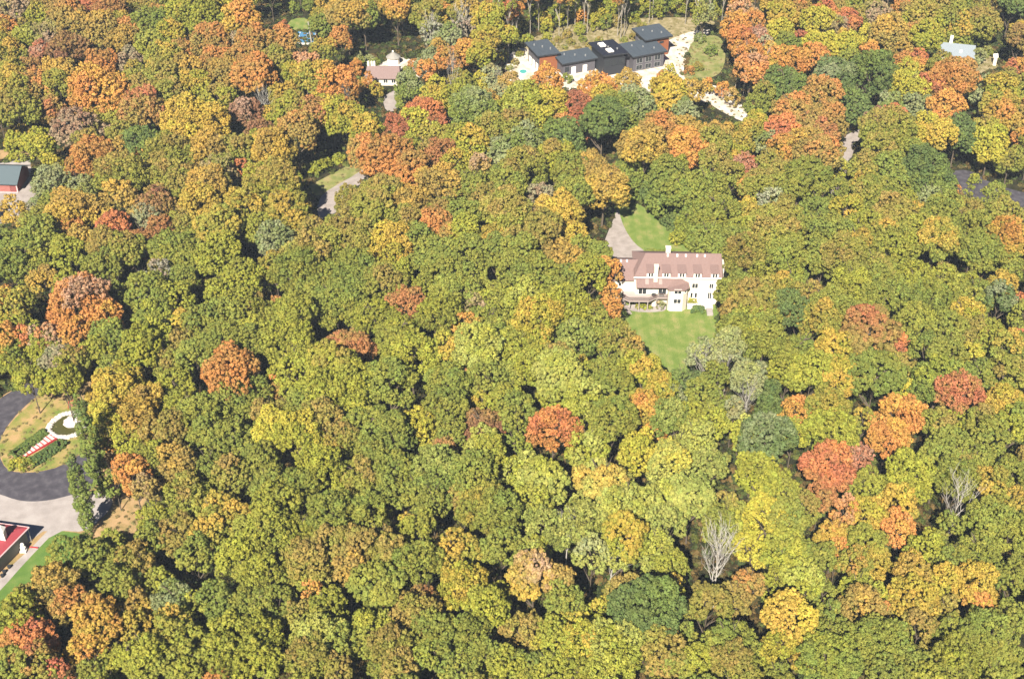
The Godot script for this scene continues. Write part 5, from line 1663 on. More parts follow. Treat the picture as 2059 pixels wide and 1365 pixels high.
	t(-116.42, -318.19, 6.01, "PC", "dusty pink half bare tree left of the golden maple, upper left")
	t(71.94, -318.52, 4.87, "RT", "red tree tinged orange in front of the round dark green tree")
	t(-30.63, -320.47, 3.97, "RC", "crimson red maple just left of and below the vivid scarlet maple")
	t(24.13, -320.98, 6.05, "DG", "dark green tree tinged green in front and right of the tall red maple")
	t(-79.98, -321.8, 4.67, "AU", "amber tree tinged yellow right of the golden maple")
	t(-87.23, -323.39, 7.01, "AU", "broad golden maple right of the dark bluish green tree, upper left")
	t(-23.19, -326.92, 5.43, "RT", "vivid scarlet topped maple below the brown roofed house")
	t(-100.53, -327.64, 6.14, "BR", "bronze tree tinged red left of the golden maple")
	t(-10.36, -327.64, 6.14, "GS", "mid green tree tinged silvery right of the scarlet maple")
	t(-73.32, -331.35, 4.77, "CP", "dark maroon red tree with greyish top right of the broad golden maple")
	t(33.48, -331.54, 6.19, "GS", "mid green tree tinged silvery right of the tall red maple")
	t(2.5, -331.81, 6.67, "YL", "large yellow green tree tinged lime left of the tall red maple")
	t(77.27, -332.52, 6.21, "BT", "bronze tree tinged orange in front of the round dark green tree")
	t(10.41, -333.25, 5.27, "UA", "golden yellow tree tinged amber left of the tall red maple")
	t(17.46, -335.22, 5.29, "RC", "tall red maple standing below the dark house in the sandy clearing")
	t(-113.9, -336.58, 8.17, "TA", "large bright orange maple with amber edge in the upper left of the wood")
	t(43.78, -342.26, 5.37, "UA", "golden yellow tree tinged amber behind the orange maple by the drive")
	t(9.47, -345.05, 4.81, "TA", "orange tree tinged amber behind and left of the tall red maple", "", 17.75)
	t(24.02, -345.71, 5.01, "TA", "orange tree tinged amber in front of the dark flat roofed house", "", 18.12)
	t(111.65, -346.48, 5.9, "UY", "bright yellow green maple below the pale grey roofed house")
	t(77.42, -347.8, 6.41, "DG", "round dark green tree right of the tall trunks, upper right")
	t(-50.85, -347.8, 6.41, "TA", "orange tree tinged amber left of the brown roofed house")
	t(118.98, -348.06, 4.7, "RT", "red maple pressed against an orange neighbour below the pale grey roofed house")
	t(124.96, -348.19, 6.17, "TB", "orange tree tinged bronze right of the red sided maple")
	t(-73.04, -348.58, 5.93, "TB", "orange tree tinged bronze behind the dark red tree")
	t(91.51, -348.86, 6.42, "DS", "dark green tree tinged silvery right of the round dark green tree")
	t(102.29, -350.2, 6.93, "DG", "large dark green tree tinged green left of the yellow column maple")
	t(81.56, -363.59, 5.61, "TA", "orange tree tinged amber behind the round dark green tree")
	t(-130.72, -366.96, 5.65, "CB", "maroon tree tinged bronze behind and left of the large bright orange maple")
	t(92.86, -373.88, 5.73, "UY", "golden yellow tree tinged yellow green behind and right of the round dark green tree")
	t(-140.16, -381.01, 5.28, "PO", "nearest pinkish grey tree tinged olive behind and left of the large bright orange maple")
	t(-110.57, -385.54, 7.44, "GO", "large mid green tree tinged olive behind and right of the large bright orange maple")
	t(-83.4, -389.26, 6.43, "AT", "amber tree tinged orange left of the blue games court")
	t(-155.57, -393.25, 5.41, "PO", "second pinkish grey tree tinged olive behind and left of the large bright orange maple")
	t(-125.71, -395.77, 5.44, "RB", "red tree tinged bronze behind the large bright orange maple")

func rest_of_woodland() -> void:
	s(-18.05, -272.58, 4.17, "TB")
	s(71.8, -397.03, 5.45, "PT")
	s(84.82, -395.77, 5.44, "AY")
	s(69.16, -356, 5.03, "TP")
	s(119.34, -332.82, 4.79, "TA")
	s(132.86, -326.52, 4.72, "AT")
	s(-72, -234.74, 3.78, "AU")
	s(81.6, -229.32, 3.72, "RT")
	s(-64.11, -151.1, 2.92, "AO")
	s(58.68, -152.21, 3.65, "BA")
	s(-95.48, -389.88, 6.44, "YO")
	s(-68.85, -374.17, 5.05, "BT", 17.99)
	s(-68.95, -360.49, 6.08, "OB")
	s(-135.48, -345.43, 5.89, "BT")
	s(-99.43, -348.58, 5.93, "OB")
	s(-135.04, -329.31, 5.69, "OB")
	s(-49.02, -330.29, 5.7, "YA")
	s(-134.33, -328.63, 5.52, "YA", 8.13)
	s(-56.81, -315.26, 5.52, "BT")
	s(-75.05, -296.98, 5.29, "OP")
	s(-10.38, -290.41, 5.21, "OG")
	s(-1.09, -288.8, 5.19, "OG")
	s(-25.38, -274.07, 5.01, "OB")
	s(39.42, -295.32, 5.27, "GO")
	s(39.69, -293.73, 5.16, "GD", 11.38)
	s(140.19, -396.51, 6.35, "OA", 10.59)
	s(85.17, -327.38, 5.67, "BT")
	s(78.91, -302.91, 5.37, "BT")
	s(48.99, -292.03, 5.23, "OG")
	s(83.21, -271.1, 4.97, "YO")
	s(102.28, -273.32, 5, "OG")
	s(108.56, -272.58, 4.99, "OB")
	s(-111.14, -265.21, 4.9, "OG")
	s(-108.68, -237.88, 4.57, "OA")
	s(-69.64, -227.03, 4.43, "OB")
	s(-55.21, -224.13, 4.4, "OG")
	s(-65.95, -220.71, 4.35, "OG")
	s(-52.55, -211.37, 4.24, "OG")
	s(-54.19, -206.62, 4.18, "OG")
	s(-54.3, -197.01, 4.06, "OG")
	s(-41.15, -205.06, 4.16, "OG")
	s(-37.27, -200.48, 4.1, "BO")
	s(-34.7, -195.05, 4.04, "OA")
	s(2.1, -256.8, 4.8, "OG")
	s(6.94, -267.37, 4.93, "BO")
	s(12.17, -256.12, 4.79, "BA")
	s(-28.5, -245.48, 4.66, "OB")
	s(-8.45, -242.28, 4.62, "OP")
	s(-2.84, -242.28, 4.62, "OY")
	s(13.5, -229.39, 4.46, "GL")
	s(9.02, -210.3, 4.23, "YL")
	s(22.73, -227.03, 4.43, "OB")
	s(26.45, -214.61, 4.28, "YA")
	s(14.34, -206.62, 4.18, "YL")
	s(-5.06, -214.61, 4.28, "OG")
	s(1.14, -203.01, 4.14, "OG")
	s(14.85, -195.54, 4.04, "YL")
	s(-5.08, -194.08, 4.03, "YL")
	s(-22.77, -195.54, 4.04, "GO")
	s(46.55, -267.37, 4.93, "GO")
	s(49.78, -243.55, 4.64, "OG")
	s(81.35, -265.93, 4.91, "OA")
	s(87.62, -267.37, 4.93, "OA")
	s(83.22, -256.12, 4.79, "OB")
	s(95.6, -267.37, 4.93, "OY")
	s(90.92, -249.4, 4.71, "YO")
	s(103.56, -245.48, 4.66, "OG")
	s(66.82, -234.19, 4.52, "OA")
	s(86.87, -232.38, 4.5, "OY")
	s(102.18, -231.17, 4.48, "OY")
	s(61.18, -214.61, 4.28, "YO")
	s(35.73, -197.01, 4.06, "LY")
	s(84.4, -194.57, 4.03, "OG")
	s(-57.84, -189.28, 3.97, "OG")
	s(-53.2, -186.49, 3.93, "OB")
	s(-45.18, -183.75, 3.9, "OG")
	s(-54.06, -169.9, 3.73, "OA")
	s(-49.54, -173.67, 3.77, "OA")
	s(-55.48, -164.61, 3.11, "OG")
	s(-71.16, -168.25, 2.99, "OY", 14.26)
	s(-72.67, -163.42, 3.65, "OG")
	s(-31.24, -154.2, 3.53, "YO")
	s(-52.26, -140.05, 3.36, "OY")
	s(27.6, -173.67, 3.77, "LG")
	s(19.16, -175.38, 3.8, "LY")
	s(-1.97, -166.62, 3.69, "OG")
	s(8.97, -153.83, 3.53, "OG")
	s(10.3, -151.25, 3.5, "YA")
	s(7.35, -146.59, 3.44, "YO")
	s(-18.15, -140.72, 3.37, "BO")
	s(-0.71, -140.05, 3.36, "YO")
	s(5.84, -141.06, 3.37, "YO")
	s(49.42, -171.98, 3.75, "OG")
	s(47.82, -165.81, 3.68, "YO")
	s(49.73, -159.51, 3.6, "YL")
	s(81.11, -189.28, 3.97, "OG")
	s(67.61, -149.08, 3.47, "OB")
	s(64.84, -142.08, 3.39, "OG")
	s(113.01, -314.91, 4.38, "AU")
	s(-100.14, -230.2, 3.55, "PT")
	s(119.59, -320.33, 5.35, "DG")
	s(81.33, -279.76, 4.87, "YA")
	s(-156.82, -384.75, 4.79, "TO")
	s(-139.63, -369.44, 4.65, "RP")
	s(-141.08, -360.46, 4.57, "RB")
	s(-120.69, -363.79, 4.6, "TB")
	s(-54.5, -328.5, 4.27, "RB")
	s(-111.63, -320.91, 4.2, "PO")
	s(-111.57, -303, 4.04, "TB")
	s(-100.66, -276.34, 3.79, "AB")
	s(-36.15, -398.46, 4.92, "AT")
	s(-13.38, -370.59, 4.66, "TA")
	s(25.72, -340.37, 4.38, "AU")
	s(42.66, -334.36, 4.33, "AU")
	s(-18.26, -306.47, 4.07, "RB")
	s(7.33, -288.84, 3.91, "PS")
	s(68.64, -384.75, 4.79, "TA")
	s(74.33, -381.14, 4.76, "RP")
	s(93.61, -388.42, 4.83, "UY")
	s(88.89, -364.91, 4.61, "TA")
	s(75.96, -364.91, 4.61, "AT")
	s(-101.28, -265.91, 3.69, "AB")
	s(-106.41, -251.34, 3.56, "AB")
	s(-94.61, -231.08, 3.37, "TA")
	s(-4.24, -267.36, 3.71, "AO")
	s(120.94, -271.02, 3.74, "AO")
	s(110.63, -249.35, 3.54, "AO")
	s(-82.3, -145.31, 2.58, "TO")
	s(57.35, -181.31, 2.91, "RB")
	s(74.72, -159.67, 2.71, "UA")
	s(-139.03, -394.61, 5.96, "BT")
	s(-101.42, -393.35, 5.95, "YA")
	s(-124.66, -381.01, 5.81, "BA")
	s(-90.58, -373.88, 5.73, "BT")
	s(-144.57, -354.83, 5.51, "OA")
	s(-131.24, -355.91, 5.52, "BA")
	s(-101.42, -360.27, 5.57, "OA")
	s(-78.98, -361.37, 5.58, "BT")
	s(-140.36, -342.26, 5.37, "OA")
	s(-106.91, -349.51, 5.45, "OB")
	s(-94.8, -337.21, 5.31, "OB")
	s(-102.05, -338.21, 5.32, "OB")
	s(-81.85, -338.21, 5.32, "YB")
	s(-59.91, -328.39, 5.21, "YB")
	s(-102.81, -307.27, 4.97, "BA")
	s(-71.93, -309.03, 4.99, "OB")
	s(-115.14, -291.24, 4.79, "SO")
	s(-96.19, -282.48, 4.69, "BA")
	s(-50.98, -390.83, 5.92, "BA")
	s(-44.25, -326.47, 5.19, "YA")
	s(-38.24, -309.92, 5, "BT")
	s(-22.3, -309.03, 4.99, "OB")
	s(-10.38, -308.15, 4.98, "YA")
	s(1.54, -320.82, 5.13, "OB")
	s(-2.46, -307.27, 4.97, "SG")
	s(3.27, -309.92, 5, "GS")
	s(15.2, -297.84, 4.87, "OG")
	s(15.61, -285.62, 4.73, "OG")
	s(-16.75, -280.92, 4.68, "OB")
	s(4.99, -271.1, 4.56, "OG")
	s(39.01, -319.89, 5.12, "BT")
	s(112.85, -377.42, 5.77, "BA")
	s(126.19, -388.34, 5.89, "YB")
	s(135.73, -397.19, 5.96, "OB", 16.72)
	s(147.11, -396.3, 5.92, "OB", 15.06)
	s(95.77, -340.86, 5.32, "DG", 15.28)
	s(80.29, -322.68, 5.15, "BR")
	s(76.43, -310.8, 5.01, "BA")
	s(54.4, -318.96, 5.11, "BA")
	s(106.03, -292.87, 4.81, "GD")
	s(95.8, -300.38, 4.9, "GO")
	s(62.06, -291.24, 4.79, "OB")
	s(67.52, -293.69, 4.82, "OB")
	s(75.13, -281.7, 4.68, "GO")
	s(97.96, -278.61, 4.65, "OA")
	s(106.34, -282.48, 4.69, "OG")
	s(112.96, -282.48, 3.79, "OB", 15.71)
	s(118.64, -276.33, 4.62, "OB")
	s(-89.47, -260.25, 4.44, "OB")
	s(-94.01, -254.74, 4.38, "OG")
	s(-74.97, -260.25, 4.44, "OG")
	s(-67.13, -260.25, 4.44, "YO")
	s(-55.77, -265.92, 4.51, "SG")
	s(-77.8, -234.77, 4.15, "GY")
	s(-40.51, -264.49, 4.49, "BO")
	s(-106.42, -232.34, 4.13, "YO")
	s(-94.36, -221.24, 4, "SP")
	s(-85.63, -227.58, 4.07, "GY")
	s(-67.09, -232.34, 4.13, "OG")
	s(-62.04, -234.77, 4.15, "OG")
	s(-75.56, -227.58, 4.07, "YO")
	s(-66.58, -198.93, 3.75, "BO")
	s(-58.94, -196.95, 3.73, "OG")
	s(-27.77, -256.11, 4.39, "YA")
	s(-22.03, -264.49, 4.49, "OG")
	s(-15.97, -261.66, 4.46, "OG")
	s(-21.11, -254.74, 4.38, "OG")
	s(-10.02, -259.56, 4.43, "OG")
	s(-2.98, -259.56, 4.43, "OG")
	s(17.36, -250.71, 4.33, "YO")
	s(11.59, -249.38, 4.32, "OG")
	s(0.92, -251.38, 4.34, "OG")
	s(3.13, -240.35, 4.22, "YL")
	s(19.08, -232.34, 4.13, "OG")
	s(-13.03, -224.09, 4.03, "YA")
	s(5.53, -227.58, 4.07, "YA")
	s(19.44, -218.98, 3.98, "OG")
	s(-0.89, -209.72, 3.87, "YO")
	s(-32, -195.97, 3.71, "OB")
	s(-31.78, -207.61, 3.85, "YO")
	s(31.18, -201.94, 3.78, "GL")
	s(32.17, -195, 3.7, "LO")
	s(51.9, -265.21, 4.5, "GO")
	s(54.08, -229.35, 4.09, "OG")
	s(59.32, -237.23, 4.18, "DG")
	s(76.26, -268.09, 4.53, "OG")
	s(79.09, -270.28, 4.55, "OG")
	s(72.29, -259.56, 4.43, "OG")
	s(103.64, -268.82, 4.54, "OG")
	s(110.05, -268.82, 4.54, "OG")
	s(92.67, -230.54, 4.11, "OG")
	s(91.38, -224.09, 4.03, "OG")
	s(80.51, -220.11, 3.99, "OB")
	s(56.64, -216.21, 3.94, "YO")
	s(96.48, -216.76, 3.95, "GO")
	s(101.04, -215.66, 3.94, "OB")
	s(34.4, -202.96, 3.79, "OY")
	s(97.51, -198.93, 3.75, "YG")
	s(92.1, -195, 3.7, "OG")
	s(-63.07, -187.82, 3.62, "BA")
	s(-31.97, -166.15, 3.38, "OB")
	s(-81.65, -155.25, 3.25, "BO")
	s(-67.24, -157.51, 3.28, "OG")
	s(-50.34, -155.25, 3.25, "GO")
	s(-53.64, -154.5, 3.25, "OY")
	s(-76.51, -140.98, 3.09, "OR")
	s(-67.86, -141.32, 3.1, "OG")
	s(-47.44, -148.29, 3.18, "YO")
	s(-39.66, -154.87, 3.25, "OG")
	s(-28.57, -144.76, 3.14, "OG")
	s(-22.44, -181.44, 3.55, "OG")
	s(-17.81, -182.79, 3.57, "OG")
	s(-14.54, -180.11, 3.54, "OG")
	s(-4.07, -190.63, 3.65, "YO")
	s(3.84, -177.91, 3.51, "OY")
	s(14.09, -165.34, 3.37, "LS")
	s(-23.45, -170.24, 3.42, "BO")
	s(-15.17, -156.38, 3.27, "BR")
	s(-12.79, -142.35, 3.11, "GY")
	s(-8.92, -141.66, 3.1, "OG")
	s(-4.02, -143.03, 3.12, "OG")
	s(2.3, -141.32, 3.1, "OG")
	s(25.95, -139.97, 3.08, "OG")
	s(37.49, -189.22, 3.64, "LG")
	s(50.1, -183.69, 3.58, "OY")
	s(62.44, -168.59, 3.41, "OY")
	s(53.66, -164.94, 3.36, "OG")
	s(53.77, -159.05, 2.8, "OG")
	s(72.86, -166.96, 3.39, "YO")
	s(77.23, -165.34, 3.37, "OG")
	s(85.39, -190.63, 3.65, "BO")
	s(89.26, -190.63, 3.65, "OG")
	s(88.99, -182.79, 3.57, "OA")
	s(93.43, -185.05, 3.59, "OG")
	s(92.21, -178.78, 3.52, "OA")
	s(87.35, -161.38, 3.32, "OG")
	s(42.58, -139.63, 3.08, "OG")
	s(77.36, -139.63, 3.08, "OG")
	s(-60.86, -363.28, 4.34, "TP")
	s(-1.25, -349.19, 3.41, "AP", 15.01)
	s(114.45, -397.89, 4.64, "PO")
	s(79.38, -155.25, 2.52, "TA")
	s(20.36, -260.46, 3.43, "OG", 15.05)
	s(-148.93, -395.77, 5.44, "YB")
	s(-134.5, -402.48, 4.41, "RT")
	s(-90.91, -401.18, 4.4, "UY")
	s(-149.16, -368.19, 5.15, "OA")
	s(-133.8, -382.21, 5.3, "BA")
	s(-116.59, -383.41, 5.31, "BT")
	s(-107.12, -372.78, 5.2, "YL")
	s(-83.34, -377.69, 4.21, "PS")
	s(-76.66, -371.63, 5.19, "BT")
	s(-112.89, -366.14, 4.11, "PS")
	s(-86.85, -363.69, 5.11, "BT")
	s(-93.32, -356, 5.03, "BA")
	s(-81.37, -351.71, 4.98, "BA")
	s(-63.2, -342.33, 4.89, "OA")
	s(-56.57, -346.46, 4.93, "OA")
	s(-88.81, -342.33, 4.89, "YA")
	s(-104.75, -319.01, 4.65, "OB")
	s(-67.86, -321.9, 3.75, "CB")
	s(-108.25, -292.07, 4.37, "OS")
	s(-81.91, -289.63, 4.34, "OB")
	s(-84.5, -272.95, 3.34, "RB")
	s(-112.59, -272.58, 4.17, "OB")
	s(-46.12, -394.5, 5.42, "GO")
	s(-26.45, -390.76, 5.38, "OB")
	s(-7.8, -401.18, 4.4, "TO")
	s(-7.91, -374.17, 4.18, "AY")
	s(-19.18, -363.89, 4.09, "TO")
	s(-38.98, -318.09, 4.64, "YA")
	s(-21.11, -320.86, 4.66, "BY")
	s(-21.92, -338.28, 4.84, "YA")
	s(-14.52, -342.33, 4.89, "YO")
	s(7.06, -326.52, 4.72, "YU")
	s(27.52, -331.35, 4.77, "GO")
	s(-13.72, -316.25, 4.62, "YO")
	s(-2.84, -297.87, 4.43, "OG")
	s(-11.66, -275.58, 4.2, "OG")
	s(68.47, -375.34, 4.19, "TR")
	s(81.99, -383.67, 4.26, "UY")
	s(123.3, -373.94, 5.21, "YA")
	s(148.22, -361.66, 4.07, "RA")
	s(136.95, -342.33, 4.89, "YA")
	s(85.94, -338.28, 4.84, "BT")
	s(62.9, -318.09, 4.64, "OA")
	s(70.3, -310.03, 3.65, "AT")
	s(53.19, -312.18, 4.58, "OB")
	s(51.98, -302.11, 4.47, "OB")
	s(59.58, -301.31, 3.58, "RP")
	s(104.38, -328.56, 3.8, "RT")
	s(95.8, -309.95, 4.55, "OB")
	s(114.08, -329.53, 3.81, "UY")
	s(118.49, -284.05, 2.98, "OG", 14.8)
	s(-114.8, -255.41, 3.99, "GO")
	s(-102.71, -259.54, 4.03, "YO")
	s(-69.73, -268.09, 4.12, "OG")
	s(-74.34, -242.87, 3.86, "YO")
	s(-44.04, -243.51, 3.87, "OG")
	s(-112.61, -246.04, 3.12, "TA")
	s(-108.35, -228.07, 2.97, "AT")
	s(-56.23, -239.7, 3.83, "OB")
	s(-71.46, -221.2, 3.64, "OB")
	s(-68.97, -213.97, 3.57, "YO")
	s(-58.09, -207.04, 3.49, "OG")
	s(-49.38, -205.48, 3.48, "BO")
	s(-69.52, -196.9, 3.39, "BO")
	s(-74.45, -196.9, 3.39, "YO")
	s(-15.53, -270.28, 4.14, "BA")
	s(-11.07, -268.82, 4.13, "YO")
	s(15.1, -271.02, 3.33, "AU")
	s(-9.07, -252.03, 3.96, "OG")
	s(-9.74, -233.46, 3.02, "AT")
	s(29.97, -210.74, 3.53, "YA")
	s(63.78, -252.7, 3.96, "GY")
	s(69.79, -241.59, 3.85, "OG")
	s(98.35, -231.11, 3.74, "BO")
	s(71.75, -221.12, 2.92, "AY")
	s(35.2, -217.27, 2.34, "DG", 13.69)
	s(39.85, -203.42, 3.46, "YO")
	s(55.2, -198.88, 3.41, "YO")
	s(83.85, -200.88, 3.43, "OB")
	s(92.04, -200.38, 3.43, "OB")
	s(-68.41, -190.1, 3.32, "OY")
	s(-65.62, -176.97, 3.18, "YO")
	s(-64.22, -168.94, 2.64, "OG")
	s(-81.13, -141.58, 2.82, "OG")
	s(-28.4, -140.23, 2.81, "BO")
	s(-26.42, -191.52, 3.33, "OG")
	s(-8.98, -181.82, 3.23, "BO")
	s(4.01, -167.3, 3.09, "YL")
	s(-16.6, -171.85, 3.13, "OY")
	s(-28.4, -161.7, 3.03, "BA")
	s(7.96, -158.21, 2.99, "BA")
	s(15.03, -149.29, 2.9, "YO")
	s(4.29, -145.58, 2.29, "UY")
	s(27.6, -163.27, 3.04, "OY")
	s(37.02, -171.85, 3.13, "OG")
	s(60.91, -176.84, 2.55, "TP")
	s(45.95, -160.91, 2.57, "YO")
	s(41.2, -160.52, 3.02, "BT")
	s(38.11, -157.06, 2.98, "BO")
	s(59.62, -163.27, 3.04, "OT")
	s(59.7, -159.36, 3, "YO")
	s(54.11, -152.94, 2.94, "OG")
	s(54.48, -147.5, 2.88, "OG")
	s(73.41, -153.68, 2.95, "BO")
	s(28.25, -148.21, 2.89, "OG")
	s(83.63, -151.47, 2.92, "OG")
	s(98, -397.4, 4.1, "TR")
	s(105.05, -395.49, 4.08, "RT")
	s(100.83, -330.04, 3.58, "PC")
	s(21.88, -255.03, 3, "TA")
	s(63.24, -237.44, 2.86, "AY")
	s(64.82, -157.45, 2.24, "UA")
	s(-146.82, -378.75, 4.74, "YL")
	s(-103.85, -381.14, 4.76, "YA")
	s(-97.92, -371.74, 4.67, "BT")
	s(-116.87, -375.22, 4.71, "BA")
	s(-128.47, -346.53, 4.44, "OA")
	s(-88.68, -358.27, 4.55, "BT")
	s(-110.27, -332.39, 4.31, "YB")
	s(-125.75, -316.3, 4.16, "YU")
	s(-80.22, -276.34, 3.79, "OB")
	s(-88.56, -279.01, 3.81, "SP")
	s(-19.78, -379.94, 4.75, "SG")
	s(-7.61, -388.42, 4.83, "YA")
	s(-26.19, -322.32, 4.22, "YU")
	s(-28.96, -345.5, 3.68, "GS", 15.39)
	s(-14.2, -303, 4.04, "YA")
	s(-6.15, -319.98, 4.19, "OB")
	s(-6.95, -286.44, 3.88, "BO")
	s(31.72, -311.77, 4.12, "BA")
	s(117.13, -375.22, 4.71, "BA")
	s(137.22, -336.34, 4.35, "OA")
	s(84.5, -308.33, 4.04, "YA", 11.38)
	s(65.38, -301.28, 4.02, "OB")
	s(103.75, -288.04, 3.9, "SG")
	s(127.8, -322.79, 4.22, "YB")
	s(131.71, -311.51, 4.06, "OB", 11.05)
	s(87.52, -284.85, 3.87, "OB")
	s(-105.19, -271.76, 3.75, "BT")
	s(-68.86, -256.08, 3.6, "YO")
	s(-50.99, -265.19, 3.69, "SG")
	s(-91.24, -219.46, 3.26, "OR")
	s(-87.64, -223.44, 3.3, "YO")
	s(-83.63, -220.03, 3.27, "GO")
	s(-36.14, -228.1, 3.34, "BR")
	s(-25.14, -250.67, 3.55, "YO")
	s(4.52, -263.76, 3.67, "BO")
	s(-20.29, -246.07, 3.51, "YO")
	s(17.21, -238.42, 3.44, "OA")
	s(25.54, -225.18, 2.45, "BA", 13.52)
	s(13.84, -201.84, 3.1, "YL")
	s(0.46, -196.35, 3.05, "GY")
	s(-12.13, -198.82, 3.07, "OG")
	s(67.02, -246.72, 3.52, "BO")
	s(115.33, -258.84, 3.63, "OG")
	s(107.81, -242.2, 3.47, "DS")
	s(103.98, -225.18, 3.32, "OA")
	s(87.53, -225.18, 3.32, "OG")
	s(42.54, -208.57, 3.16, "OG")
	s(45.1, -197.34, 3.06, "YL")
	s(89.86, -204.4, 3.12, "YG")
	s(-61.67, -160.84, 2.72, "OY")
	s(-35.93, -152.13, 2.64, "OB")
	s(53.6, -177.78, 2.88, "OB")
	s(61.69, -152.13, 2.64, "BT")
	s(-22.3, -402.63, 3.86, "TA")
	s(-8.5, -300.48, 3.13, "AP")
	s(-26.73, -293.77, 3.08, "AT")
	s(119.94, -362.87, 3.58, "AT")
	s(27.97, -202.24, 2.42, "TA")
	s(-73.41, -140.67, 1.97, "RR")
	s(-47.6, -140.16, 1.97, "TO")
	s(-127.7, -333.9, 4.08, "BR")
	s(-95.42, -307.87, 2.95, "TA")
	s(-69.23, -301.35, 2.91, "RT")
	s(87.62, -379.65, 3.44, "RC")
	s(106.92, -371.44, 3.38, "TA")
	s(84.61, -319.64, 3.03, "RB")
	s(-104.74, -230.09, 2.43, "TR")
	s(22.1, -248.31, 2.56, "TA")
	s(97.14, -224.21, 2.39, "UY")
	s(-55.88, -369.55, 4.14, "OA")
	s(-15.4, -387.32, 4.29, "WP")
	s(-24.25, -366.14, 4.11, "SG")
	s(46.71, -332.45, 3.83, "SG")
	s(36.39, -298.44, 3.49, "DG", 8.13)
	s(41.28, -291.19, 3.4, "DG", 5)
	s(102.93, -401.18, 4.4, "OB")
	s(101.04, -373.01, 4.17, "YU")
	s(124.22, -398.61, 4.38, "BT")
	s(158.32, -402.48, 4.41, "DG")
	s(153.9, -378.87, 4.22, "BC")
	s(99.71, -363.89, 4.09, "GO")
	s(112.98, -338.42, 3.88, "SG")
	s(105.21, -337.41, 3.87, "GS")
	s(134.71, -348.71, 3.97, "SG")
	s(132.76, -333.44, 3.84, "OA")
	s(59.85, -311.37, 3.66, "YA")
	s(89.58, -300.46, 3.57, "OB")
	s(98.57, -296.24, 3.54, "OG")
	s(55.34, -297.08, 3.54, "OB")
	s(-81.16, -258.83, 3.23, "OB")
	s(-84.36, -251.99, 3.17, "WS")
	s(-74.61, -251.32, 3.17, "OG")
	s(-45.75, -207.99, 2.81, "BO")
	s(0.16, -264.47, 3.27, "BO")
	s(32.66, -209.58, 2.82, "GS")
	s(107.29, -225.14, 2.95, "GO")
	s(37.8, -211.72, 2.84, "OG")
	s(-68.1, -182.15, 2.6, "BP")
	s(18.34, -165.94, 2.46, "LY")
	s(-2.51, -158.83, 2.4, "YO")
	s(27.13, -157.68, 2.39, "YA")
	s(80.39, -175.54, 2.54, "OG")
	s(-122, -399.55, 3.3, "RT")
	s(-118.45, -303.09, 2.7, "UY")
	s(-0.86, -401.49, 3.31, "RT")
	s(-21.57, -349.93, 2.99, "UY")
	s(-9.56, -354.2, 3.02, "UY")
	s(19.71, -325.79, 2.84, "RT")
	s(46.18, -360.75, 1.92, "UY", 12.86)
	s(-3.06, -329.16, 2.86, "AU")
	s(76.26, -375.57, 3.15, "PS")
	s(100.08, -388.21, 3.23, "PO")
	s(121.49, -370.92, 3.12, "RT")
	s(59.18, -292.97, 2.64, "AT")
	s(58.25, -283.31, 2.58, "UA")
	s(-68.03, -273.25, 2.51, "AB")
	s(-53.03, -244.7, 2.34, "TB")
	s(-79.5, -196.19, 2.04, "TA")
	s(-36.13, -225.65, 2.22, "AT")
	s(-8.29, -217.66, 2.17, "RB")
	s(-6.04, -210.35, 2.65, "YA")
	s(-13.01, -195.53, 2.54, "BR")
	s(113.94, -246, 2.35, "RT")
	s(68.03, -195.69, 2.03, "RP")
	s(-75.78, -187.84, 2.48, "GO")
	s(-34.43, -157.91, 1.8, "TA")
	s(58.04, -167.84, 1.86, "TA")
	s(-24.04, -382.59, 3.72, "WS")
	s(-6.16, -355.19, 3.52, "SB")
	s(-3.63, -344.61, 3.45, "SA")
	s(108.94, -398.75, 3.84, "OB")
	s(106.41, -348.79, 3.48, "OS")
	s(142.18, -339.5, 3.41, "YO")
	s(67.64, -315.47, 3.24, "SG")
	s(47.09, -329.58, 3.34, "SG")
	s(136.83, -324.78, 3.3, "BA")
	s(64.1, -286.47, 3.03, "SW")
	s(-80.23, -254, 2.79, "WP")
	s(-49.43, -214.39, 2.51, "BT")
	s(14.69, -221.65, 2.56, "YA")
	s(44.31, -205.85, 2.44, "SB")
	s(69.87, -203.27, 2.43, "OA")
	s(-76.03, -169.56, 2.18, "GO")
	s(-24.9, -358.05, 2.79, "TA")
	s(81.14, -214.64, 2.33, "YU")
	s(108.45, -382.84, 2.66, "UU")
	s(135.59, -318.32, 2.33, "TA")
	s(22.71, -242.1, 1.94, "TA")
	s(107.83, -267.34, 2.07, "TA")
	s(110.05, -233.37, 1.89, "RT")
	s(-1.35, -386.36, 3.21, "YA")
	s(60.73, -400.19, 3.3, "OS")
	s(-0.52, -188.45, 1.99, "LY")
	s(14.77, -154.12, 1.78, "YA")
	s(62.74, -157.53, 1.8, "YL")
	s(-2.2, -199.83, 1.55, "RC")
	s(-78.23, -194.47, 1.42, "TA")
	s(-19.45, -177.08, 1.6, "YA")
	s(115.11, -292.59, 1.29, "YG", 11.38)
	s(-52.12, -167.12, 1.39, "GO")
	s(112.88, -295.09, 1.18, "TA", 11)
	s(19.81, -160.1, 1.2, "TA")

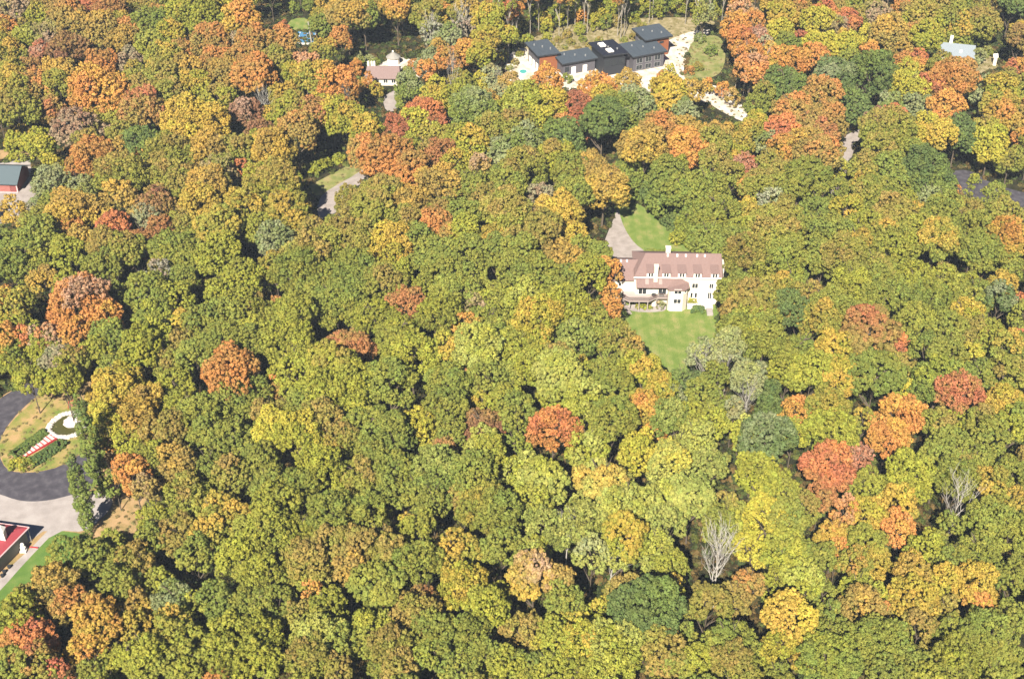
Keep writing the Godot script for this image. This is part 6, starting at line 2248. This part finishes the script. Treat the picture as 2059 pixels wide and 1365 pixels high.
# ferns, brush and fallen leaves on the woodland floor
func undergrowth() -> void:
	var r2 := RandomNumberGenerator.new()
	r2.seed = 501
	var buf := PackedFloat32Array()
	var n := 0
	var tones := [Vector3(0.085, 0.115, 0.030), Vector3(0.11, 0.095, 0.035), Vector3(0.06, 0.085, 0.028), Vector3(0.16, 0.11, 0.04), Vector3(0.13, 0.15, 0.035)]
	for k in 60000:
		var z := r2.randf_range(-500.0, -125.0)
		var half := 25.0 - z * 0.41
		var x := r2.randf_range(-half, half)
		var q := Vector2(x, z)
		var size := r2.randf_range(0.45, 1.15)
		var c: Vector3 = tones[r2.randi() % 5] * r2.randf_range(0.35, 0.8)
		var chance := r2.randf()
		var bare_place := false
		for p in neat_zones:
			if Geometry2D.is_point_in_polygon(q, p):
				bare_place = true
				break
		if bare_place:
			continue
		for p in rough_zones:
			if Geometry2D.is_point_in_polygon(q, p):
				size *= 0.42
				c = c.lerp(Vector3(0.24, 0.20, 0.09), 0.5)
				bare_place = chance > 0.55
		if bare_place or Geometry2D.is_point_in_polygon(q, house_ground[0]) or Geometry2D.is_point_in_polygon(q, house_ground[1]) or Geometry2D.is_point_in_polygon(q, house_ground[2]):
			continue
		var up := Vector3(r2.randfn() * 0.25, 1, r2.randfn() * 0.25).normalized()
		var a := up.cross(Vector3(r2.randfn(), r2.randfn(), r2.randfn())).normalized() * size
		var b := a.cross(up)
		up *= size * r2.randf_range(0.5, 1.0)
		buf.append_array(PackedFloat32Array([a.x, up.x, b.x, x, a.y, up.y, b.y, 0.05, a.z, up.z, b.z, z, c.x, c.y, c.z, 1.0]))
		n += 1
	var o := MultiMeshInstance3D.new()
	o.multimesh = leaf_multimesh(buf, n, clump_meshes[3])
	o.material_override = leaf_mat
	o.name = "undergrowth"
	add_child(o, true)
	o.set_meta("kind", "stuff")
	o.set_meta("label", "ferns, brush and fallen leaves covering the woodland floor")
	o.set_meta("category", "undergrowth")

var house_ground: Array = [
	PackedVector2Array([Vector2(2.56, -386.91), Vector2(37.74, -392.66), Vector2(42.92, -398.54), Vector2(51.49, -398.54), Vector2(49.5, -377.83), Vector2(25.75, -372.73), Vector2(2.49, -372.73)]),
	PackedVector2Array([Vector2(25.52, -275.9), Vector2(52.2, -275.9), Vector2(49.26, -252.54), Vector2(24.08, -252.54)]),
	PackedVector2Array([Vector2(-46.43, -382.68), Vector2(-34.46, -383.38), Vector2(-33.47, -368.39), Vector2(-45.15, -368.39)]),
]

# fills what is left of the wood, well past the edges of the picture, with lesser trees
func infill() -> void:
	var r2 := RandomNumberGenerator.new()
	r2.seed = 77
	var cell := {}
	for q in tree_spots:
		var key := Vector2i(floori(q.x / 8.0), floori(q.y / 8.0))
		if not cell.has(key):
			cell[key] = []
		cell[key].append(q)
	var codes := ["OG", "OB", "GO", "OY", "YO", "BO", "OG", "OA"]
	var far_codes := ["OB", "BA", "OA", "BT", "TB", "GO", "YA", "AB"]
	for k in 9000:
		var z := r2.randf_range(-520.0, -118.0)
		var half := 40.0 - z * 0.44
		var x := r2.randf_range(-half, half)
		var code: String = (far_codes if z < -320.0 else codes)[r2.randi() % 8]
		var r := r2.randf_range(3.0, 4.4)
		if is_open(Vector2(x, z)) or is_open(Vector2(x + 2.5, z)) or is_open(Vector2(x - 2.5, z)) or is_open(Vector2(x, z - 3.0)) or is_open(Vector2(x, z + 3.0)):
			continue
		# nothing new in front of the clearings: keep the sight lines over them as they are
		var free := true
		for g in sight_gaps:
			if Geometry2D.is_point_in_polygon(Vector2(x, z), g):
				free = false
		if not free:
			continue
		var key := Vector2i(floori(x / 8.0), floori(z / 8.0))
		for i in range(-1, 2):
			for j in range(-1, 2):
				for q in cell.get(key + Vector2i(i, j), []):
					if Vector2(q.x - x, q.y - z).length() < q.z * 0.80 + r * 0.80:
						free = false
		if not free:
			continue
		if not cell.has(key):
			cell[key] = []
		cell[key].append(Vector3(x, z, r))
		s(x, z, r, code)
	var o := Node3D.new()
	o.name = "surrounding_woodland"
	add_child(o, true)
	o.set_meta("kind", "stuff")
	o.set_meta("label", "dense mass of smaller green, olive and orange trees filling the wood")
	o.set_meta("category", "woodland")
	var c := MultiMeshInstance3D.new()
	c.multimesh = leaf_multimesh(stuff_leaf, stuff_leaf_count, clump_meshes[2])
	c.material_override = leaf_mat
	c.name = "crowns"
	o.add_child(c, true)
	var mm := MultiMesh.new()
	mm.transform_format = MultiMesh.TRANSFORM_3D
	mm.mesh = trunk_meshes[0]
	mm.instance_count = stuff_trunks.size()
	for k in stuff_trunks.size():
		mm.set_instance_transform(k, stuff_trunks[k])
	var tr := MultiMeshInstance3D.new()
	tr.multimesh = mm
	tr.material_override = mats["bark"]
	tr.name = "trunks"
	o.add_child(tr, true)
	print("trees ", tree_spots.size(), " clumps in the rest ", stuff_leaf_count, " leaf triangles ", leaf_triangles)

var sight_gaps: Array = [
	PackedVector2Array([Vector2(-52.32, -367.33), Vector2(-48.32, -384.33), Vector2(-42.32, -384.33), Vector2(-32.24, -383.28), Vector2(-29.46, -351.2), Vector2(-28.78, -341.16), Vector2(-34.78, -341.16), Vector2(-43.98, -343.4), Vector2(-51.48, -357.73)]),
	PackedVector2Array([Vector2(-47.41, -377.66), Vector2(-43.41, -394.66), Vector2(-32.08, -394.66), Vector2(-31.25, -386.79), Vector2(-28.54, -354.42), Vector2(-34.54, -354.42), Vector2(-39.67, -354.46), Vector2(-46.81, -369.79)]),
	PackedVector2Array([Vector2(-44.57, -352.07), Vector2(-40.57, -369.07), Vector2(-31.28, -369.07), Vector2(-28.57, -338.11), Vector2(-28.18, -328.32), Vector2(-34.18, -328.32), Vector2(-36.61, -328.34), Vector2(-43.48, -341.44)]),
	PackedVector2Array([Vector2(-80.33, -403.58), Vector2(-76.33, -420.58), Vector2(-70.33, -420.58), Vector2(-63.98, -419.78), Vector2(-58.74, -385.09), Vector2(-56.33, -368.74), Vector2(-62.33, -368.74), Vector2(-65.71, -368.78), Vector2(-75.02, -385.03), Vector2(-79.19, -394.92)]),
	PackedVector2Array([Vector2(120.66, -360.56), Vector2(122.02, -365.92), Vector2(132.16, -397.58), Vector2(136.11, -401.28), Vector2(142.11, -401.28), Vector2(147.96, -396.48), Vector2(143.96, -379.48), Vector2(141.15, -372.62), Vector2(134.58, -358.79), Vector2(128.58, -358.79)]),
	PackedVector2Array([Vector2(135.43, -357.01), Vector2(137.32, -363.64), Vector2(148.52, -394.66), Vector2(156.09, -394.66), Vector2(152.09, -377.66), Vector2(149.71, -370.49), Vector2(142.59, -357.04), Vector2(141.43, -357.01)]),
	PackedVector2Array([Vector2(-60.36, -296.42), Vector2(-56.36, -313.42), Vector2(-45.72, -323.27), Vector2(-39.72, -323.27), Vector2(-38.67, -319.23), Vector2(-35.39, -292.31), Vector2(-38.27, -283.9), Vector2(-41.76, -276.98), Vector2(-47.76, -276.98), Vector2(-55.56, -285.49), Vector2(-57.29, -289.24)]),
	PackedVector2Array([Vector2(-148.5, -311.78), Vector2(-144.5, -328.78), Vector2(-130.53, -328.78), Vector2(-127.01, -320.3), Vector2(-117.48, -294.95), Vector2(-111.5, -277.33), Vector2(-117.5, -277.33), Vector2(-126.48, -277.59), Vector2(-140.12, -284.25)]),
	PackedVector2Array([Vector2(83.03, -304.46), Vector2(83.83, -312.39), Vector2(91, -340.21), Vector2(95.77, -342.85), Vector2(101.77, -342.85), Vector2(97.77, -325.85), Vector2(94.26, -314.91), Vector2(90.97, -305.8), Vector2(89.03, -304.46)]),
	PackedVector2Array([Vector2(107.02, -287.65), Vector2(107.67, -292.48), Vector2(116.53, -317.89), Vector2(122.53, -317.89), Vector2(130.73, -316.04), Vector2(137.79, -306.74), Vector2(133.79, -289.74), Vector2(131.33, -285.49), Vector2(125.73, -278.7), Vector2(119.73, -278.7)]),
	PackedVector2Array([Vector2(-3.08, -366.28), Vector2(-2.94, -385.03), Vector2(1.06, -402.03), Vector2(42.84, -416.61), Vector2(48.84, -416.61), Vector2(54.79, -410.38), Vector2(50.72, -376.27), Vector2(46.93, -351.31), Vector2(6.61, -351.07), Vector2(0.61, -351.07)]),
	PackedVector2Array([Vector2(42.55, -369.79), Vector2(43.96, -388.04), Vector2(47.96, -405.04), Vector2(56.7, -408.84), Vector2(62.7, -408.84), Vector2(58.02, -374.94), Vector2(52.98, -348.19), Vector2(46.98, -348.19), Vector2(42.66, -354.55)]),
	PackedVector2Array([Vector2(-8.48, -375.13), Vector2(-4.48, -392.13), Vector2(0.21, -393.94), Vector2(6.21, -393.94), Vector2(7.32, -376.42), Vector2(6.98, -344.75), Vector2(3.07, -344.75), Vector2(-2.93, -344.75), Vector2(-6.92, -359.42)]),
	PackedVector2Array([Vector2(19.55, -239.92), Vector2(19.59, -264.24), Vector2(23.59, -281.24), Vector2(29.59, -281.24), Vector2(54.61, -279.01), Vector2(50.59, -255.43), Vector2(46.98, -235.06), Vector2(27.46, -234.83), Vector2(21.46, -234.83)]),
	PackedVector2Array([Vector2(15.88, -266.27), Vector2(17.99, -276.97), Vector2(21.99, -293.97), Vector2(25.76, -304.98), Vector2(31.76, -304.98), Vector2(37.88, -300.02), Vector2(44.78, -285.09), Vector2(41.5, -260.9), Vector2(33.75, -257.27), Vector2(26.23, -255.15), Vector2(20.23, -255.15), Vector2(18.07, -259.06)]),
	PackedVector2Array([Vector2(19.27, -237.54), Vector2(23.27, -254.54), Vector2(29.27, -254.54), Vector2(49.64, -252.97), Vector2(46.01, -231.42), Vector2(44.54, -223.5), Vector2(35.37, -212.24), Vector2(29.37, -212.24), Vector2(25.07, -214.94), Vector2(23.47, -218.27), Vector2(21.44, -226.45)]),
	PackedVector2Array([Vector2(-117.13, -208.74), Vector2(-113.13, -225.74), Vector2(-105.97, -228.81), Vector2(-99.97, -228.81), Vector2(-89.57, -219.93), Vector2(-82.82, -202.03), Vector2(-72.98, -170.25), Vector2(-73.74, -167.01), Vector2(-82.68, -155.81), Vector2(-83.37, -155.28), Vector2(-93.8, -151.84), Vector2(-99.8, -151.84)]),
	PackedVector2Array([Vector2(-86.96, -172.99), Vector2(-82.96, -189.99), Vector2(-76.96, -189.99), Vector2(-70.83, -189.31), Vector2(-65.39, -173.5), Vector2(-64.32, -168.79), Vector2(-73.67, -167.2), Vector2(-78.94, -166.67), Vector2(-84.94, -166.67)]),
	PackedVector2Array([Vector2(52.69, -331.51), Vector2(53.41, -344.61), Vector2(54.8, -356.05), Vector2(58.8, -373.05), Vector2(64.8, -373.05), Vector2(70.77, -361.61), Vector2(70.93, -352.21), Vector2(65.65, -322.97), Vector2(59.65, -322.97)]),
	PackedVector2Array([Vector2(51.73, -246.53), Vector2(49.93, -241.25), Vector2(46.33, -241.25), Vector2(44.53, -246.53), Vector2(46.33, -251.81), Vector2(49.93, -251.81)]),
	PackedVector2Array([Vector2(49.33, -234.36), Vector2(47.53, -229.08), Vector2(43.93, -229.08), Vector2(42.13, -234.36), Vector2(43.93, -239.65), Vector2(47.53, -239.65)]),
	PackedVector2Array([Vector2(55.26, -230.77), Vector2(53.46, -225.49), Vector2(49.86, -225.49), Vector2(48.06, -230.77), Vector2(49.86, -236.05), Vector2(53.46, -236.05)]),
	PackedVector2Array([Vector2(57.56, -227.77), Vector2(55.76, -222.49), Vector2(52.16, -222.49), Vector2(50.36, -227.77), Vector2(52.16, -233.06), Vector2(55.76, -233.06)]),
	PackedVector2Array([Vector2(53.7, -219.56), Vector2(51.9, -214.28), Vector2(48.3, -214.28), Vector2(46.5, -219.56), Vector2(48.3, -224.84), Vector2(51.9, -224.84)]),
	PackedVector2Array([Vector2(49.64, -205.11), Vector2(47.84, -199.83), Vector2(44.24, -199.83), Vector2(42.44, -205.11), Vector2(44.24, -210.39), Vector2(47.84, -210.39)]),
	PackedVector2Array([Vector2(47.33, -198.31), Vector2(45.53, -193.03), Vector2(41.93, -193.03), Vector2(40.13, -198.31), Vector2(41.93, -203.6), Vector2(45.53, -203.6)]),
	PackedVector2Array([Vector2(43.76, -190.36), Vector2(41.96, -185.08), Vector2(38.36, -185.08), Vector2(36.56, -190.36), Vector2(38.36, -195.64), Vector2(41.96, -195.64)]),
	PackedVector2Array([Vector2(40.37, -182.1), Vector2(38.57, -176.82), Vector2(34.97, -176.82), Vector2(33.17, -182.1), Vector2(34.97, -187.38), Vector2(38.57, -187.38)]),
	PackedVector2Array([Vector2(38.08, -174.24), Vector2(36.28, -168.96), Vector2(32.68, -168.96), Vector2(30.88, -174.24), Vector2(32.68, -179.52), Vector2(36.28, -179.52)]),
	PackedVector2Array([Vector2(38.59, -162.55), Vector2(36.79, -157.27), Vector2(33.19, -157.27), Vector2(31.39, -162.55), Vector2(33.19, -167.83), Vector2(36.79, -167.83)]),
	PackedVector2Array([Vector2(51.32, -163.74), Vector2(49.52, -158.46), Vector2(45.92, -158.46), Vector2(44.12, -163.74), Vector2(45.92, -169.02), Vector2(49.52, -169.02)]),
	PackedVector2Array([Vector2(58.41, -163.14), Vector2(56.61, -157.86), Vector2(53.01, -157.86), Vector2(51.21, -163.14), Vector2(53.01, -168.43), Vector2(56.61, -168.43)]),
	PackedVector2Array([Vector2(63.61, -162.19), Vector2(61.81, -156.91), Vector2(58.21, -156.91), Vector2(56.41, -162.19), Vector2(58.21, -167.48), Vector2(61.81, -167.48)]),
	PackedVector2Array([Vector2(20.29, -163.74), Vector2(18.49, -158.46), Vector2(14.89, -158.46), Vector2(13.09, -163.74), Vector2(14.89, -169.02), Vector2(18.49, -169.02)]),
	PackedVector2Array([Vector2(22.43, -161.96), Vector2(20.63, -156.68), Vector2(17.03, -156.68), Vector2(15.23, -161.96), Vector2(17.03, -167.24), Vector2(20.63, -167.24)]),
	PackedVector2Array([Vector2(28.21, -167.24), Vector2(26.41, -161.96), Vector2(22.81, -161.96), Vector2(21.01, -167.24), Vector2(22.81, -172.52), Vector2(26.41, -172.52)]),
	PackedVector2Array([Vector2(-39.05, -244.61), Vector2(-40.85, -239.32), Vector2(-44.45, -239.32), Vector2(-46.25, -244.61), Vector2(-44.45, -249.89), Vector2(-40.85, -249.89)]),
	PackedVector2Array([Vector2(-43.41, -221.24), Vector2(-45.21, -215.96), Vector2(-48.81, -215.96), Vector2(-50.61, -221.24), Vector2(-48.81, -226.52), Vector2(-45.21, -226.52)]),
	PackedVector2Array([Vector2(42.02, -284.75), Vector2(40.22, -279.47), Vector2(36.62, -279.47), Vector2(34.82, -284.75), Vector2(36.62, -290.04), Vector2(40.22, -290.04)]),
]
